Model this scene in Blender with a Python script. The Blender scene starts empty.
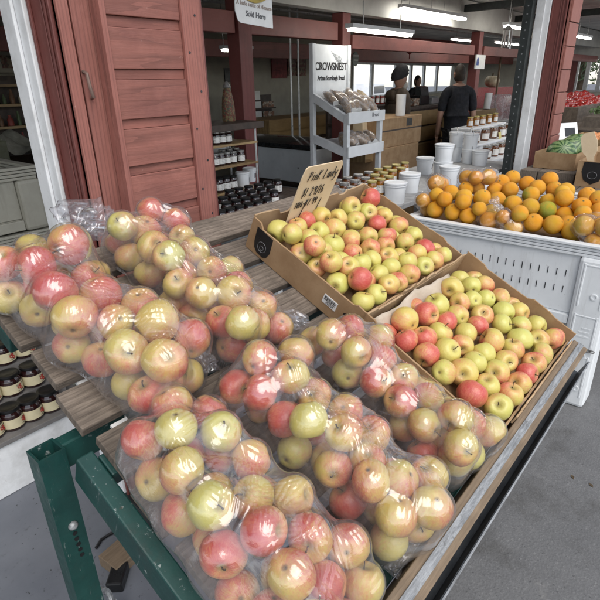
import bpy, math, random
import numpy as np
from mathutils import Vector, Matrix, Quaternion
random.seed(7)
rng = np.random.default_rng(7)
sc = bpy.context.scene
COL = sc.collection
PI = math.pi
def rad(a): return math.radians(a)

# ------------------------------------------------------------------ camera (x runs along the building front, y into the building)
H, PITCH, ROLL, HEAD, F = 1.6, rad(23.4), rad(-1.3), rad(40.8), 503.6
fw = Vector((math.cos(HEAD)*math.cos(PITCH), math.sin(HEAD)*math.cos(PITCH), -math.sin(PITCH)))
r0 = Vector((math.sin(HEAD), -math.cos(HEAD), 0)); u0 = r0.cross(fw)
rt = math.cos(ROLL)*r0 + math.sin(ROLL)*u0
up = -math.sin(ROLL)*r0 + math.cos(ROLL)*u0
CAM = Vector((0, 0, H))
def ray(px, py): return rt*((px-300)/F) - up*((py-300)/F) + fw
def on(px, py, n, d):
    v = ray(px, py); n = Vector(n); return CAM + v*((d - n.dot(CAM))/n.dot(v))
def atZ(px, py, z): return on(px, py, (0,0,1), z)
def atY(px, py, y): return on(px, py, (0,1,0), y)
def atX(px, py, x): return on(px, py, (1,0,0), x)
def atD(px, py, d): return CAM + ray(px, py)*d
def depth_of(p): return (Vector(p)-CAM).dot(fw)

# the sloping table top: table coordinates (x along the slats, t up the slope, n off the slats)
SL = rad(25); TY, TZ = .615, 1.011
TROT = (SL, 0, 0)
TM = Matrix.Translation((0, TY, TZ)) @ Matrix.Rotation(SL, 4, 'X')
TN = Vector((0, -math.sin(SL), math.cos(SL)))
def tw(x, t, n): return TM @ Vector((x, t, n))
def on_table(px, py, n):
    p = on(px, py, TN, TN.dot(tw(0,0,n))); return TM.inverted() @ p

# ------------------------------------------------------------------ mesh building
class MB:
    def __init__(s): s.v=[]; s.f=[]
    def add(s, vs, fs, M=None):
        o=len(s.v)
        for v in vs:
            v=Vector(v); s.v.append(tuple(M@v if M else v))
        s.f += [tuple(i+o for i in f) for f in fs]
        return s
    def box(s, a, b, M=None):
        x0,y0,z0=a; x1,y1,z1=b
        return s.add([(x0,y0,z0),(x1,y0,z0),(x1,y1,z0),(x0,y1,z0),(x0,y0,z1),(x1,y0,z1),(x1,y1,z1),(x0,y1,z1)],
          [(3,2,1,0),(4,5,6,7),(0,1,5,4),(1,2,6,5),(2,3,7,6),(3,0,4,7)], M)
    def lathe(s, prof, n=20, M=None, capb=True, capt=True):
        vs=[]; fs=[]
        for r,z in prof:
            for k in range(n):
                a=2*PI*k/n; vs.append((r*math.cos(a), r*math.sin(a), z))
        for i in range(len(prof)-1):
            for k in range(n):
                k2=(k+1)%n
                fs.append((i*n+k, i*n+k2, (i+1)*n+k2, (i+1)*n+k))
        if capb: fs.append(tuple(range(n-1,-1,-1)))
        if capt: fs.append(tuple((len(prof)-1)*n+k for k in range(n)))
        return s.add(vs, fs, M)
    def tube(s, pts, r, n=8, taper=None, closed=False):
        pts=[Vector(p) for p in pts]; m=len(pts); vs=[]; fs=[]
        prev=None
        for i,p in enumerate(pts):
            if closed: d=(pts[(i+1)%m]-pts[i-1])
            else: d=(pts[min(i+1,m-1)]-pts[max(i-1,0)])
            if d.length<1e-9: d=Vector((0,0,1))
            d.normalize()
            a=prev if prev is not None else (Vector((0,0,1)) if abs(d.z)<.9 else Vector((1,0,0)))
            x=(a-d*a.dot(d))
            if x.length<1e-6: x=d.orthogonal()
            x.normalize(); prev=x; y=d.cross(x)
            rr=r if taper is None else r*taper[i]
            for k in range(n):
                t=2*PI*k/n; vs.append(p+x*math.cos(t)*rr+y*math.sin(t)*rr)
        for i in range(m if closed else m-1):
            j=(i+1)%m
            for k in range(n):
                k2=(k+1)%n; fs.append((i*n+k,i*n+k2,j*n+k2,j*n+k))
        if not closed:
            fs.append(tuple(range(n-1,-1,-1))); fs.append(tuple((m-1)*n+k for k in range(n)))
        return s.add(vs,fs)
    def prism(s, poly, thick, M=None):
        """poly in the xz plane, thickness along +y"""
        n=len(poly); vs=[(p[0],0,p[1]) for p in poly]+[(p[0],thick,p[1]) for p in poly]
        fs=[tuple(range(n)), tuple(range(2*n-1,n-1,-1))]
        for i in range(n):
            j=(i+1)%n; fs.append((j,i,i+n,j+n))
        return s.add(vs,fs,M)
    def build(s, name, m, parent=None, smooth=False, bevel=0, loc=None, rot=None):
        me=bpy.data.meshes.new(name); me.from_pydata(s.v,[],s.f); me.update()
        if smooth:
            me.polygons.foreach_set('use_smooth',[True]*len(me.polygons))
            try: me.set_sharp_from_angle(angle=rad(42))
            except Exception: pass
        o=bpy.data.objects.new(name,me); COL.objects.link(o)
        if m: me.materials.append(m)
        if parent: o.parent=parent
        if bevel:
            b=o.modifiers.new('bevel','BEVEL'); b.width=bevel; b.segments=2; b.limit_method='ANGLE'; b.angle_limit=rad(40)
        if loc is not None: o.location=loc
        if rot is not None: o.rotation_euler=rot
        return o
def tag(o, label=None, cat=None, group=None, kind=None):
    if label: o['label']=label
    if cat: o['category']=cat
    if group: o['group']=group
    if kind: o['kind']=kind
    return o
def thing(name, label, cat, loc=(0,0,0), rot=(0,0,0), group=None):
    o=bpy.data.objects.new(name,None); COL.objects.link(o); o.location=loc; o.rotation_euler=rot
    o.empty_display_size=.05
    return tag(o,label,cat,group)
def dup(root, loc, rot=None, label=None, group=None, scale=None):
    r=root.copy(); COL.objects.link(r); r.location=loc
    if rot is not None: r.rotation_euler=rot
    if scale is not None: r.scale=(scale,)*3
    if label: r['label']=label
    if group: r['group']=group
    for ch in list(root.children):
        c=ch.copy(); COL.objects.link(c); c.parent=r
        for g in list(ch.children):
            d=g.copy(); COL.objects.link(d); d.parent=c
    return r
ORD=['zeroth','first','second','third','fourth','fifth','sixth','seventh','eighth','ninth','tenth','eleventh','twelfth','thirteenth']
def ordn(i, n):
    """1-based place i of n in a row"""
    return ORD[i]

# ------------------------------------------------------------------ materials
def newmat(name):
    m=bpy.data.materials.new(name); m.use_nodes=True
    nt=m.node_tree; nt.nodes.clear()
    out=nt.nodes.new('ShaderNodeOutputMaterial'); b=nt.nodes.new('ShaderNodeBsdfPrincipled')
    nt.links.new(b.outputs[0],out.inputs[0])
    return m,nt,b,out
class N:
    def __init__(s,nt): s.nt=nt
    def node(s,t,**k):
        n=s.nt.nodes.new(t)
        for a,v in k.items(): setattr(n,a,v)
        return n
    def set(s,sock,v):
        if hasattr(v,'is_linked') or isinstance(v,bpy.types.NodeSocket): s.nt.links.new(v,sock)
        elif isinstance(v,(tuple,list)) and len(v)==3 and sock.type=='RGBA': sock.default_value=(*v,1)
        else: sock.default_value=v
    def coord(s,which='Object'): return s.node('ShaderNodeTexCoord').outputs[which]
    def map(s,vec,scale=(1,1,1),loc=(0,0,0),rot=(0,0,0)):
        n=s.node('ShaderNodeMapping'); s.set(n.inputs[0],vec); n.inputs['Scale'].default_value=scale; n.inputs['Location'].default_value=loc; n.inputs['Rotation'].default_value=rot
        return n.outputs[0]
    def noise(s,vec,scale=5,detail=4,rough=.55,dist=0):
        n=s.node('ShaderNodeTexNoise'); s.set(n.inputs['Vector'],vec); n.inputs['Scale'].default_value=scale; n.inputs['Detail'].default_value=detail; n.inputs['Roughness'].default_value=rough; n.inputs['Distortion'].default_value=dist
        return n.outputs[0]
    def vor(s,vec,scale=5,feature='F1',out='Distance'):
        n=s.node('ShaderNodeTexVoronoi',feature=feature); s.set(n.inputs['Vector'],vec); n.inputs['Scale'].default_value=scale
        return n.outputs[out]
    def math(s,op,a,b=0,c=None,clamp=False):
        n=s.node('ShaderNodeMath',operation=op); n.use_clamp=clamp; s.set(n.inputs[0],a); s.set(n.inputs[1],b)
        if c is not None: s.set(n.inputs[2],c)
        return n.outputs[0]
    def ramp(s,fac,stops):
        n=s.node('ShaderNodeValToRGB'); s.set(n.inputs[0],fac); e=n.color_ramp.elements
        while len(e)<len(stops): e.new(.5)
        for el,(p,c) in zip(e,stops):
            el.position=p; el.color=(c,c,c,1) if isinstance(c,(int,float)) else (*c,1)
        return n.outputs[0]
    def rng(s,v,a,b,c=0,d=1):
        n=s.node('ShaderNodeMapRange'); s.set(n.inputs[0],v)
        for i,x in enumerate((a,b,c,d)): n.inputs[1+i].default_value=x
        return n.outputs[0]
    def mix(s,fac,a,b,mode='MIX'):
        n=s.node('ShaderNodeMix',data_type='RGBA',blend_type=mode); s.set(n.inputs[0],fac); s.set(n.inputs[6],a); s.set(n.inputs[7],b)
        return n.outputs[2]
    def bump(s,h,strength=.3,dist=.01,normal=None):
        n=s.node('ShaderNodeBump'); s.set(n.inputs['Height'],h); n.inputs['Strength'].default_value=strength; n.inputs['Distance'].default_value=dist
        if normal is not None: s.set(n.inputs['Normal'],normal)
        return n.outputs[0]
    def sep(s,vec):
        n=s.node('ShaderNodeSeparateXYZ'); s.set(n.inputs[0],vec); return n.outputs
    def rand(s): return s.node('ShaderNodeObjectInfo').outputs['Random']
    def ocol(s): return s.node('ShaderNodeObjectInfo').outputs['Color']
MATS={}
def simple(name,col,rough=.55,metal=0,var=.18,scale=14,bump=.15,bscale=60,bdist=.002,coat=0,spec=.5,col2=None,coord='Object',jitter=0):
    """a painted / plastic / metal surface with mottled colour, uneven gloss and a fine bump"""
    if name in MATS: return MATS[name]
    m,nt,b,out=newmat(name); n=N(nt); c=n.coord(coord)
    f=n.noise(c,scale,5,.6)
    c2=col2 or tuple(max(0,x*(1-2*var)) for x in col); c1=tuple(min(1,x*(1+var*.6)) for x in col)
    colr=n.mix(n.rng(f,.3,.7),c2,c1)
    if jitter:
        k=n.math('MULTIPLY_ADD',n.rand(),2*jitter,1-jitter)
        mx=n.node('ShaderNodeMix',data_type='RGBA',blend_type='MULTIPLY'); mx.inputs[0].default_value=1
        nt.links.new(colr,mx.inputs[6]); cc=n.node('ShaderNodeCombineColor')
        for i in range(3): n.set(cc.inputs[i],k)
        nt.links.new(cc.outputs[0],mx.inputs[7]); colr=mx.outputs[2]
    n.set(b.inputs['Base Color'],colr)
    n.set(b.inputs['Roughness'],n.rng(n.noise(c,scale*2.3,3),.3,.7,max(.03,rough-.1),min(1,rough+.12)))
    b.inputs['Metallic'].default_value=metal
    b.inputs['Coat Weight'].default_value=coat; b.inputs['Coat Roughness'].default_value=.12
    b.inputs['Specular IOR Level'].default_value=spec
    if bump: n.set(b.inputs['Normal'],n.bump(n.noise(c,bscale,4),bump,bdist))
    MATS[name]=m; return m
def emit(name,col,strength):
    m=bpy.data.materials.new(name); m.use_nodes=True; nt=m.node_tree; nt.nodes.clear()
    out=nt.nodes.new('ShaderNodeOutputMaterial'); e=nt.nodes.new('ShaderNodeEmission'); e.inputs[0].default_value=(*col,1); e.inputs[1].default_value=strength
    nt.links.new(e.outputs[0],out.inputs[0]); return m

def wood(name,dark,light,axis='X',scale=1.0,rough=.75,bump=.5,knots=True,jitter=.25,paint=None,grain=1.0,rw=.55,ring=.55):
    """grain runs along axis; with paint=(colour) the grain shows through as fine relief and wear"""
    m,nt,b,out=newmat(name); n=N(nt); c=n.coord('Object')
    rv=n.rand()
    off=n.node('ShaderNodeCombineXYZ')
    for i in range(3): n.set(off.inputs[i],n.math('MULTIPLY',rv,7.3+3*i))
    add=n.node('ShaderNodeVectorMath',operation='ADD'); n.set(add.inputs[0],c); n.set(add.inputs[1],off.outputs[0])
    v=add.outputs[0]
    st={'X':(1.1,14,14),'Y':(14,1.1,14),'Z':(14,14,1.1)}[axis]
    st=tuple(x*scale for x in st)
    mv=n.map(v,st)
    warp=n.noise(mv,.55,3,.5)
    rings=n.node('ShaderNodeTexWave',wave_type='BANDS',bands_direction={'X':'Y','Y':'X','Z':'X'}[axis],wave_profile='SAW')
    n.set(rings.inputs['Vector'],mv); rings.inputs['Scale'].default_value=ring; rings.inputs['Distortion'].default_value=7; rings.inputs['Detail'].default_value=2.5; rings.inputs['Detail Scale'].default_value=.6
    fs=tuple(x*6 for x in st); fine=n.noise(n.map(v,fs),1.2,4,.65)
    g=n.math('ADD',n.math('MULTIPLY',rings.outputs[1],rw),n.math('MULTIPLY',fine,1.15-rw))
    g2=n.rng(g,.25,.95)
    big=n.noise(v,6*scale,3)
    if paint is None:
        colr=n.mix(g2,dark,light)
        colr=n.mix(n.rng(big,.35,.75,0,.55),colr,tuple(x*.62 for x in dark))
    else:
        colr=n.mix(n.rng(g,.2,.9),tuple(x*(1-.36*grain) for x in paint),tuple(min(1,x*(1+.12*grain)) for x in paint))
        colr=n.mix(n.rng(n.noise(v,9*scale,5,.7),.5,.8,0,.45),colr,tuple(min(1,x*1.18+.03) for x in paint))
        if ring>1: colr=n.mix(n.math('MULTIPLY',n.rng(rings.outputs[1],.62,.98),n.rng(n.noise(v,5,3),.3,.6,.4,.85)),colr,tuple(x*.52 for x in paint))
        worn=n.rng(n.noise(v,23*scale,6,.78),.655,.71,0,.75)
        colr=n.mix(worn,colr,light)
        scuff=n.rng(n.noise(n.map(v,(1,1,1)),3.1*scale,5,.7),.48,.7,0,.5)
        colr=n.mix(scuff,colr,dark)
    k=n.math('MULTIPLY_ADD',rv,2*jitter,1-jitter)
    cc=n.node('ShaderNodeCombineColor')
    for i in range(3): n.set(cc.inputs[i],k)
    colr=n.mix(1.0,colr,cc.outputs[0],'MULTIPLY')
    n.set(b.inputs['Base Color'],colr)
    n.set(b.inputs['Roughness'],n.rng(fine,.2,.8,rough-.12,min(1,rough+.12)))
    n.set(b.inputs['Normal'],n.bump(g,bump,.0025))
    MATS[name]=m; return m

M_slat=wood('weathered_slat_wood',(.055,.041,.031),(.30,.245,.195),'X',3.0,.85,.8,jitter=.25,rw=.22)
M_lip=wood('lip_board_wood',(.13,.09,.055),(.28,.205,.135),'X',2.5,.7,.4,jitter=.08,rw=.15)
M_red=wood('faded_red_painted_board',(.17,.06,.05),(.42,.27,.24),'X',1.7,.68,.5,paint=(.31,.118,.090),jitter=.10,grain=.8,rw=.4,ring=1.5)
M_redv=wood('faded_red_painted_upright',(.17,.06,.05),(.42,.27,.24),'Z',1.7,.68,.45,paint=(.30,.114,.089),jitter=.07,grain=.8,rw=.3,ring=1.3)
M_maroon=wood('dark_red_painted_upright',(.07,.022,.02),(.3,.18,.16),'Z',2.0,.5,.25,paint=(.165,.050,.042),jitter=.06,grain=.6)
M_beam=wood('maroon_beam_paint',(.09,.03,.028),(.28,.15,.14),'X',1.0,.5,.2,paint=(.25,.080,.068),jitter=.1,grain=.5)
M_post=wood('maroon_post_paint',(.09,.03,.028),(.28,.15,.14),'Z',1.0,.5,.2,paint=(.20,.055,.05),jitter=.1,grain=.5)
M_whitew=wood('white_painted_wood',(.35,.34,.32),(.42,.38,.33),'Z',1.6,.5,.06,paint=(.74,.75,.76),jitter=.03,grain=.12,rw=.1)
M_greyrack=simple('pale_grey_rack_paint',(.68,.70,.72),.5,var=.08)
M_counter=wood('varnished_counter_wood',(.20,.12,.05),(.42,.29,.14),'X',.8,.45,.15,jitter=.1)
M_green=simple('dark_green_machine_paint',(.012,.085,.080),.38,var=.22,scale=9,bump=.18,bscale=90,coat=.1)
def green_worn():
    m,nt,b,out=newmat('scratched_green_paint'); n=N(nt); c=n.coord()
    base=n.mix(n.rng(n.noise(c,7,6,.7),.3,.7),(.005,.032,.029),(.010,.064,.055)); base=n.mix(n.rng(n.noise(c,16,5,.7),.55,.75,0,.6),base,(.03,.035,.03)); base=n.mix(n.rng(n.noise(c,21,6,.8),.66,.72,0,.7),base,(.10,.045,.02))
    sc1=n.noise(n.map(c,(60,60,9),rot=(.2,.3,0)),1.6,5,.7)
    chips=n.noise(c,38,6,.72)
    w=n.math('MAXIMUM',n.rng(sc1,.62,.70,0,.6),n.rng(chips,.64,.69,0,.85))
    n.set(b.inputs['Base Color'],n.mix(w,base,(.30,.34,.33)))
    n.set(b.inputs['Roughness'],n.rng(chips,.3,.7,.38,.62)); n.set(b.inputs['Normal'],n.bump(chips,.3,.0015))
    return m
M_green=green_worn()
def galv():
    m,nt,b,out=newmat('worn_galvanised_strip'); n=N(nt); c=n.coord()
    s=n.noise(n.map(c,(14,120,120)),1.5,6,.8); f=n.noise(n.map(c,(1,1.6,1)),60,5,.75)
    colr=n.mix(n.rng(s,.38,.66),(.17,.175,.18),(.41,.42,.43))
    colr=n.mix(n.rng(f,.56,.68,0,.85),colr,(.14,.14,.14))
    n.set(b.inputs['Base Color'],colr); b.inputs['Metallic'].default_value=.35; n.set(b.inputs['Roughness'],n.rng(f,.3,.7,.35,.65)); n.set(b.inputs['Normal'],n.bump(f,.3,.001)); return m
M_galv=galv()
M_steel=simple('dark_steel_angle',(.045,.05,.055),.42,metal=.3,var=.3,scale=18)
M_black=simple('black_plastic',(.012,.012,.013),.35,var=.2)
M_blacksteel=simple('dark_green_grey_steel',(.035,.042,.042),.5,metal=.2,var=.25)

def cardboard(name,c1,c2):
    m,nt,b,out=newmat(name); n=N(nt); c=n.coord()
    f=n.noise(c,11,5,.6); g=n.noise(n.map(c,(220,220,20)),1,3)
    colr=n.mix(n.rng(f,.3,.72),c1,c2)
    colr=n.mix(n.rng(n.noise(c,160,3,.6),.55,.8,0,.25),colr,tuple(x*.6 for x in c1))
    colr=n.mix(n.rng(n.noise(c,26,5,.7),.62,.75,0,.3),colr,tuple(x*1.25 for x in c2))
    n.set(b.inputs['Base Color'],colr); b.inputs['Roughness'].default_value=.86; b.inputs['Specular IOR Level'].default_value=.25
    h=n.math('ADD',n.math('MULTIPLY',f,.8),n.math('MULTIPLY',g,.2))
    n.set(b.inputs['Normal'],n.bump(h,.35,.003)); return m
M_card=cardboard('brown_cardboard',(.27,.165,.085),(.40,.27,.155))
M_cardin=cardboard('pale_cardboard_inside',(.33,.215,.12),(.46,.33,.205))
M_sign=cardboard('sign_cardboard',(.60,.47,.31),(.68,.55,.38))
M_kraft=cardboard('crumpled_kraft_liner',(.40,.32,.24),(.55,.47,.38))
M_ink=simple('black_marker_ink',(.02,.018,.018),.6,var=.2)
M_ink2=simple('brown_printed_ink',(.05,.035,.025),.7,var=.2)
M_grayink=simple('grey_printing',(.16,.16,.17),.7,var=.1)
M_paper=simple('white_paper',(.74,.74,.73),.7,var=.05,bump=.05)
def printed():
    m,nt,b,out=newmat('printed_white_label'); n=N(nt); c=n.coord(); s=n.sep(c)
    ang=n.math('ARCTAN2',s[1],s[0]); band=n.math('SINE',n.math('MULTIPLY',s[2],620)); cv=n.node('ShaderNodeCombineXYZ'); n.set(cv.inputs[0],n.math('MULTIPLY',ang,22)); n.set(cv.inputs[1],n.math('ROUND',n.math('MULTIPLY',s[2],99)))
    t=n.noise(cv.outputs[0],1.3,2); ink=n.math('MULTIPLY',n.rng(band,.25,.45),n.rng(t,.46,.52))
    wd=n.rng(n.noise(n.map(c,(1,1,0)),30,1),.42,.5)
    n.set(b.inputs['Base Color'],n.mix(n.math('MULTIPLY',ink,n.math('MULTIPLY',wd,.85)),(.72,.71,.68),(.10,.09,.09))); b.inputs['Roughness'].default_value=.6; return m
M_label=printed()
M_cream=simple('cream_paper_label',(.62,.55,.36),.65,var=.08,bump=.05)
M_white=simple('white_plastic',(.75,.77,.79),.38,var=.06,scale=6,bump=.05)
def binmat(name,c1,c2,dirt):
    m,nt,b,out=newmat(name); n=N(nt); c=n.coord()
    f=n.noise(c,5,6,.65); colr=n.mix(n.rng(f,.3,.7),c1,c2)
    st=n.noise(n.map(c,(20,20,2.5)),1.2,5,.7); colr=n.mix(n.rng(st,.55,.78,0,.5),colr,dirt)
    sp=n.noise(c,45,6,.75); colr=n.mix(n.rng(sp,.62,.72,0,.6),colr,dirt)
    n.set(b.inputs['Base Color'],colr); n.set(b.inputs['Roughness'],n.rng(sp,.3,.7,.4,.65)); n.set(b.inputs['Normal'],n.bump(sp,.12,.002)); return m
M_bin=binmat('scuffed_white_bin_plastic',(.70,.72,.735),(.80,.82,.83),(.42,.41,.39))
M_bin2=binmat('dusty_grey_bin_plastic',(.29,.275,.225),(.38,.365,.305),(.18,.17,.13))
def asphalt():
    m,nt,b,out=newmat('worn_asphalt'); n=N(nt); c=n.coord()
    big=n.noise(c,1.3,6,.65); fine=n.noise(c,95,4,.75); st=n.vor(c,130); mid=n.noise(c,14,5,.7)
    colr=n.mix(n.rng(big,.3,.7),(.112,.112,.114),(.158,.158,.159))
    colr=n.mix(n.rng(mid,.42,.72,0,.5),colr,(.092,.092,.095))
    colr=n.mix(n.rng(fine,.54,.72,0,.5),colr,(.29,.285,.28))
    colr=n.mix(n.rng(n.noise(c,61,4,.7),.60,.70,0,.7),colr,(.03,.03,.032))
    stain=n.noise(n.map(c,loc=(3,1,0)),3.2,6,.72); colr=n.mix(n.rng(stain,.53,.70,0,.6),colr,(.055,.052,.047)); colr=n.mix(n.rng(n.noise(c,9,6,.75),.58,.68,0,.35),colr,(.22,.215,.205))
    leaf=n.rng(n.noise(c,30,3,.6),.735,.76,0,.8); colr=n.mix(leaf,colr,(.14,.10,.05))
    n.set(b.inputs['Base Color'],colr); b.inputs['Roughness'].default_value=.88
    h=n.math('ADD',n.math('MULTIPLY',fine,.6),n.math('ADD',n.math('MULTIPLY',st,.5),n.math('MULTIPLY',mid,.8)))
    n.set(b.inputs['Normal'],n.bump(h,.42,.005)); return m
M_asphalt=asphalt()
def concrete():
    m,nt,b,out=newmat('painted_grey_floor'); n=N(nt); c=n.coord()
    big=n.noise(c,2.5,6,.65); fine=n.noise(c,120,4,.7); sp=n.noise(c,22,5,.7)
    colr=n.mix(n.rng(big,.3,.7),(.115,.125,.148),(.175,.187,.212))
    colr=n.mix(n.rng(sp,.60,.72,0,.6),colr,(.07,.07,.075)); colr=n.mix(n.rng(n.noise(c,55,3),.69,.72,0,.9),colr,(.03,.03,.03))
    n.set(b.inputs['Base Color'],colr); n.set(b.inputs['Roughness'],n.rng(big,.3,.7,.5,.75)); n.set(b.inputs['Normal'],n.bump(fine,.2,.002)); return m
M_floor=concrete()

def fruit_apple():
    m,nt,b,out=newmat('apple_skin'); n=N(nt); c=n.coord('Object'); s=n.sep(c)
    oc=n.node('ShaderNodeSeparateColor'); n.set(oc.inputs[0],n.ocol()); blush,green,seed=oc.outputs
    sv=n.node('ShaderNodeCombineXYZ')
    for i in range(3): n.set(sv.inputs[i],n.math('MULTIPLY',seed,37+11*i))
    add=n.node('ShaderNodeVectorMath',operation='ADD'); n.set(add.inputs[0],c); n.set(add.inputs[1],sv.outputs[0]); v=add.outputs[0]
    ang=n.math('ARCTAN2',s[0],s[1])
    cv=n.node('ShaderNodeCombineXYZ'); n.set(cv.inputs[0],n.math('COSINE',ang)); n.set(cv.inputs[1],n.math('SINE',ang)); n.set(cv.inputs[2],n.math('MULTIPLY_ADD',s[2],.28,n.math('MULTIPLY',seed,19)))
    streak=n.noise(cv.outputs[0],13,4,.65); soft=n.noise(v,1.5,3,.5); mott=n.noise(v,9,4,.65)
    # blush lies towards local +y
    t=n.math('MULTIPLY',s[1],.72)
    t=n.math('ADD',t,n.math('MULTIPLY_ADD',blush,2.1,-1.12))
    t=n.math('ADD',t,n.math('MULTIPLY_ADD',soft,1.5,-.75))
    t=n.math('ADD',t,n.math('MULTIPLY_ADD',streak,1.7,-.85))
    t=n.math('ADD',t,n.math('MULTIPLY_ADD',mott,1.0,-.5))
    mask=n.rng(t,-.55,.75); deep=n.rng(t,.15,1.5)
    ground=n.mix(green,(.62,.435,.105),(.53,.515,.125))
    ground=n.mix(n.rng(soft,.3,.7,0,.45),ground,(.61,.52,.18))
    red=n.mix(deep,(.63,.215,.125),(.49,.068,.060))
    colr=n.mix(mask,ground,red)
    # pale lenticels
    d=n.vor(v,15); dot=n.rng(d,.05,.14,.6,0)
    colr=n.mix(dot,colr,(.68,.56,.34))
    blem=n.rng(n.noise(v,3.2,6,.8),.70,.76,0,.55); colr=n.mix(blem,colr,(.20,.12,.045))
    scr=n.rng(n.noise(n.map(v,(2,9,2)),2.2,5,.75),.72,.77,0,.4); colr=n.mix(scr,colr,(.40,.27,.12))
    # russet stem bowl, dark calyx
    rr=n.math('SQRT',n.math('ADD',n.math('POWER',s[0],2),n.math('POWER',s[1],2)))
    bowl=n.math('MULTIPLY',n.rng(rr,.10,.34,1,0),n.rng(s[2],0,.2))
    bowl=n.math('MULTIPLY',bowl,n.rng(mott,.3,.6,.4,1))
    colr=n.mix(bowl,colr,(.27,.215,.065))
    cal=n.math('MULTIPLY',n.rng(rr,.05,.17,1,0),n.rng(s[2],-.2,0,1,0)); colr=n.mix(n.math('MULTIPLY',cal,n.rng(mott,.3,.6,.6,1)),colr,(.10,.065,.03))
    n.set(b.inputs['Base Color'],colr); n.set(b.inputs['Roughness'],n.rng(mott,.3,.7,.27,.42))
    b.inputs['Coat Weight'].default_value=.12; b.inputs['Coat Roughness'].default_value=.2
    b.inputs['Subsurface Weight'].default_value=0.0
    n.set(b.inputs['Normal'],n.bump(n.noise(v,7,3),.08,.05)); return m
M_apple=fruit_apple()
M_stem=simple('apple_stem_bark',(.085,.05,.022),.8,var=.3,scale=200,bump=.3)
def fruit_orange():
    m,nt,b,out=newmat('orange_peel'); n=N(nt); c=n.coord('Object'); s=n.sep(c)
    oc=n.node('ShaderNodeSeparateColor'); n.set(oc.inputs[0],n.ocol()); yel,green,seed=oc.outputs
    soft=n.noise(c,1.2,4,.6); por=n.vor(c,26)
    colr=n.mix(n.math('ADD',n.math('MULTIPLY',yel,.8),n.rng(soft,.35,.7,0,.45),clamp=True),(.78,.285,.010),(.80,.43,.03))
    gm=n.math('MULTIPLY',green,n.rng(n.math('ADD',n.math('MULTIPLY',s[1],.35),soft),.42,.8),clamp=True)
    colr=n.mix(gm,colr,(.34,.36,.03))
    rr=n.math('SQRT',n.math('ADD',n.math('POWER',s[0],2),n.math('POWER',s[1],2)))
    colr=n.mix(n.math('MULTIPLY',n.rng(rr,.07,.12,1,0),n.rng(s[2],0,.2)),colr,(.13,.13,.04))
    scar=n.rng(n.noise(c,4,6,.75),.66,.74,0,.4); colr=n.mix(scar,colr,(.50,.29,.10))
    n.set(b.inputs['Base Color'],colr); b.inputs['Roughness'].default_value=.4
    n.set(b.inputs['Normal'],n.bump(por,.45,.03)); return m
M_orange=fruit_orange()

def film(name,haze=.10,gloss=1.0,tint=(.97,.97,.985)):
    """thin clear polythene: sees through, reflects like film, slightly milky on creases"""
    m=bpy.data.materials.new(name); m.use_nodes=True; nt=m.node_tree; nt.nodes.clear(); n=N(nt)
    out=n.node('ShaderNodeOutputMaterial'); c=n.coord('Object')
    tr=n.node('ShaderNodeBsdfTransparent'); tr.inputs[0].default_value=(*tint,1)
    df=n.node('ShaderNodeBsdfDiffuse'); df.inputs[0].default_value=(.80,.79,.82,1)
    tl=n.node('ShaderNodeBsdfTranslucent'); tl.inputs[0].default_value=(.80,.79,.82,1)
    ms=n.node('ShaderNodeMixShader'); ms.inputs[0].default_value=.5; nt.links.new(df.outputs[0],ms.inputs[1]); nt.links.new(tl.outputs[0],ms.inputs[2])
    w1=n.noise(n.map(c,(24,105,120),rot=(.5,.3,.6)),1,4,.6,.6); w2=n.noise(n.map(c,(105,22,120),rot=(-.4,.5,-.35)),1,4,.6,.6)
    patch=n.noise(c,17,4,.6)
    h=n.math('ADD',n.math('MULTIPLY',w1,n.rng(patch,.35,.6)),n.math('MULTIPLY',w2,n.rng(patch,.62,.4)))
    nrm=n.bump(h,.20,.0035)
    big=n.noise(c,14,4,.65)
    hz=n.math('ADD',n.rng(big,.42,.75,haze*.45,haze*1.9),n.rng(h,.62,.85,0,.16))
    at=n.node('ShaderNodeAttribute'); at.attribute_name='loose'
    hz=n.math('ADD',hz,n.math('MULTIPLY',at.outputs['Fac'],n.rng(n.noise(c,30,4,.6),.3,.7,.03,.20)))
    lw=n.node('ShaderNodeLayerWeight'); lw.inputs[0].default_value=.5
    hz=n.math('ADD',hz,n.math('MULTIPLY',n.math('POWER',lw.outputs['Facing'],2.0),.12),clamp=True)
    body=n.node('ShaderNodeMixShader'); n.set(body.inputs[0],hz); nt.links.new(tr.outputs[0],body.inputs[1]); nt.links.new(ms.outputs[0],body.inputs[2])
    gl=n.node('ShaderNodeBsdfGlossy'); gl.inputs[0].default_value=(1,1,1,1); n.set(gl.inputs['Roughness'],n.rng(big,.3,.7,.05,.13)); nt.links.new(nrm,gl.inputs['Normal'])
    l2=n.node('ShaderNodeLayerWeight'); l2.inputs[0].default_value=.5; nt.links.new(nrm,l2.inputs['Normal'])
    fac=n.math('MULTIPLY',n.math('MULTIPLY_ADD',n.math('POWER',l2.outputs['Facing'],4.0),.80,.110),gloss,clamp=True)
    fin=n.node('ShaderNodeMixShader'); n.set(fin.inputs[0],fac); nt.links.new(body.outputs[0],fin.inputs[1]); nt.links.new(gl.outputs[0],fin.inputs[2])
    nt.links.new(fin.outputs[0],out.inputs[0]); return m
M_film=film('clear_polythene_film',.045,1.0)
M_filmp=film('produce_bag_film',.035,.7)
M_filmtail=film('crumpled_polythene_film',.16)
M_filmb=film('bread_bag_film',.38,.5)

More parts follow.
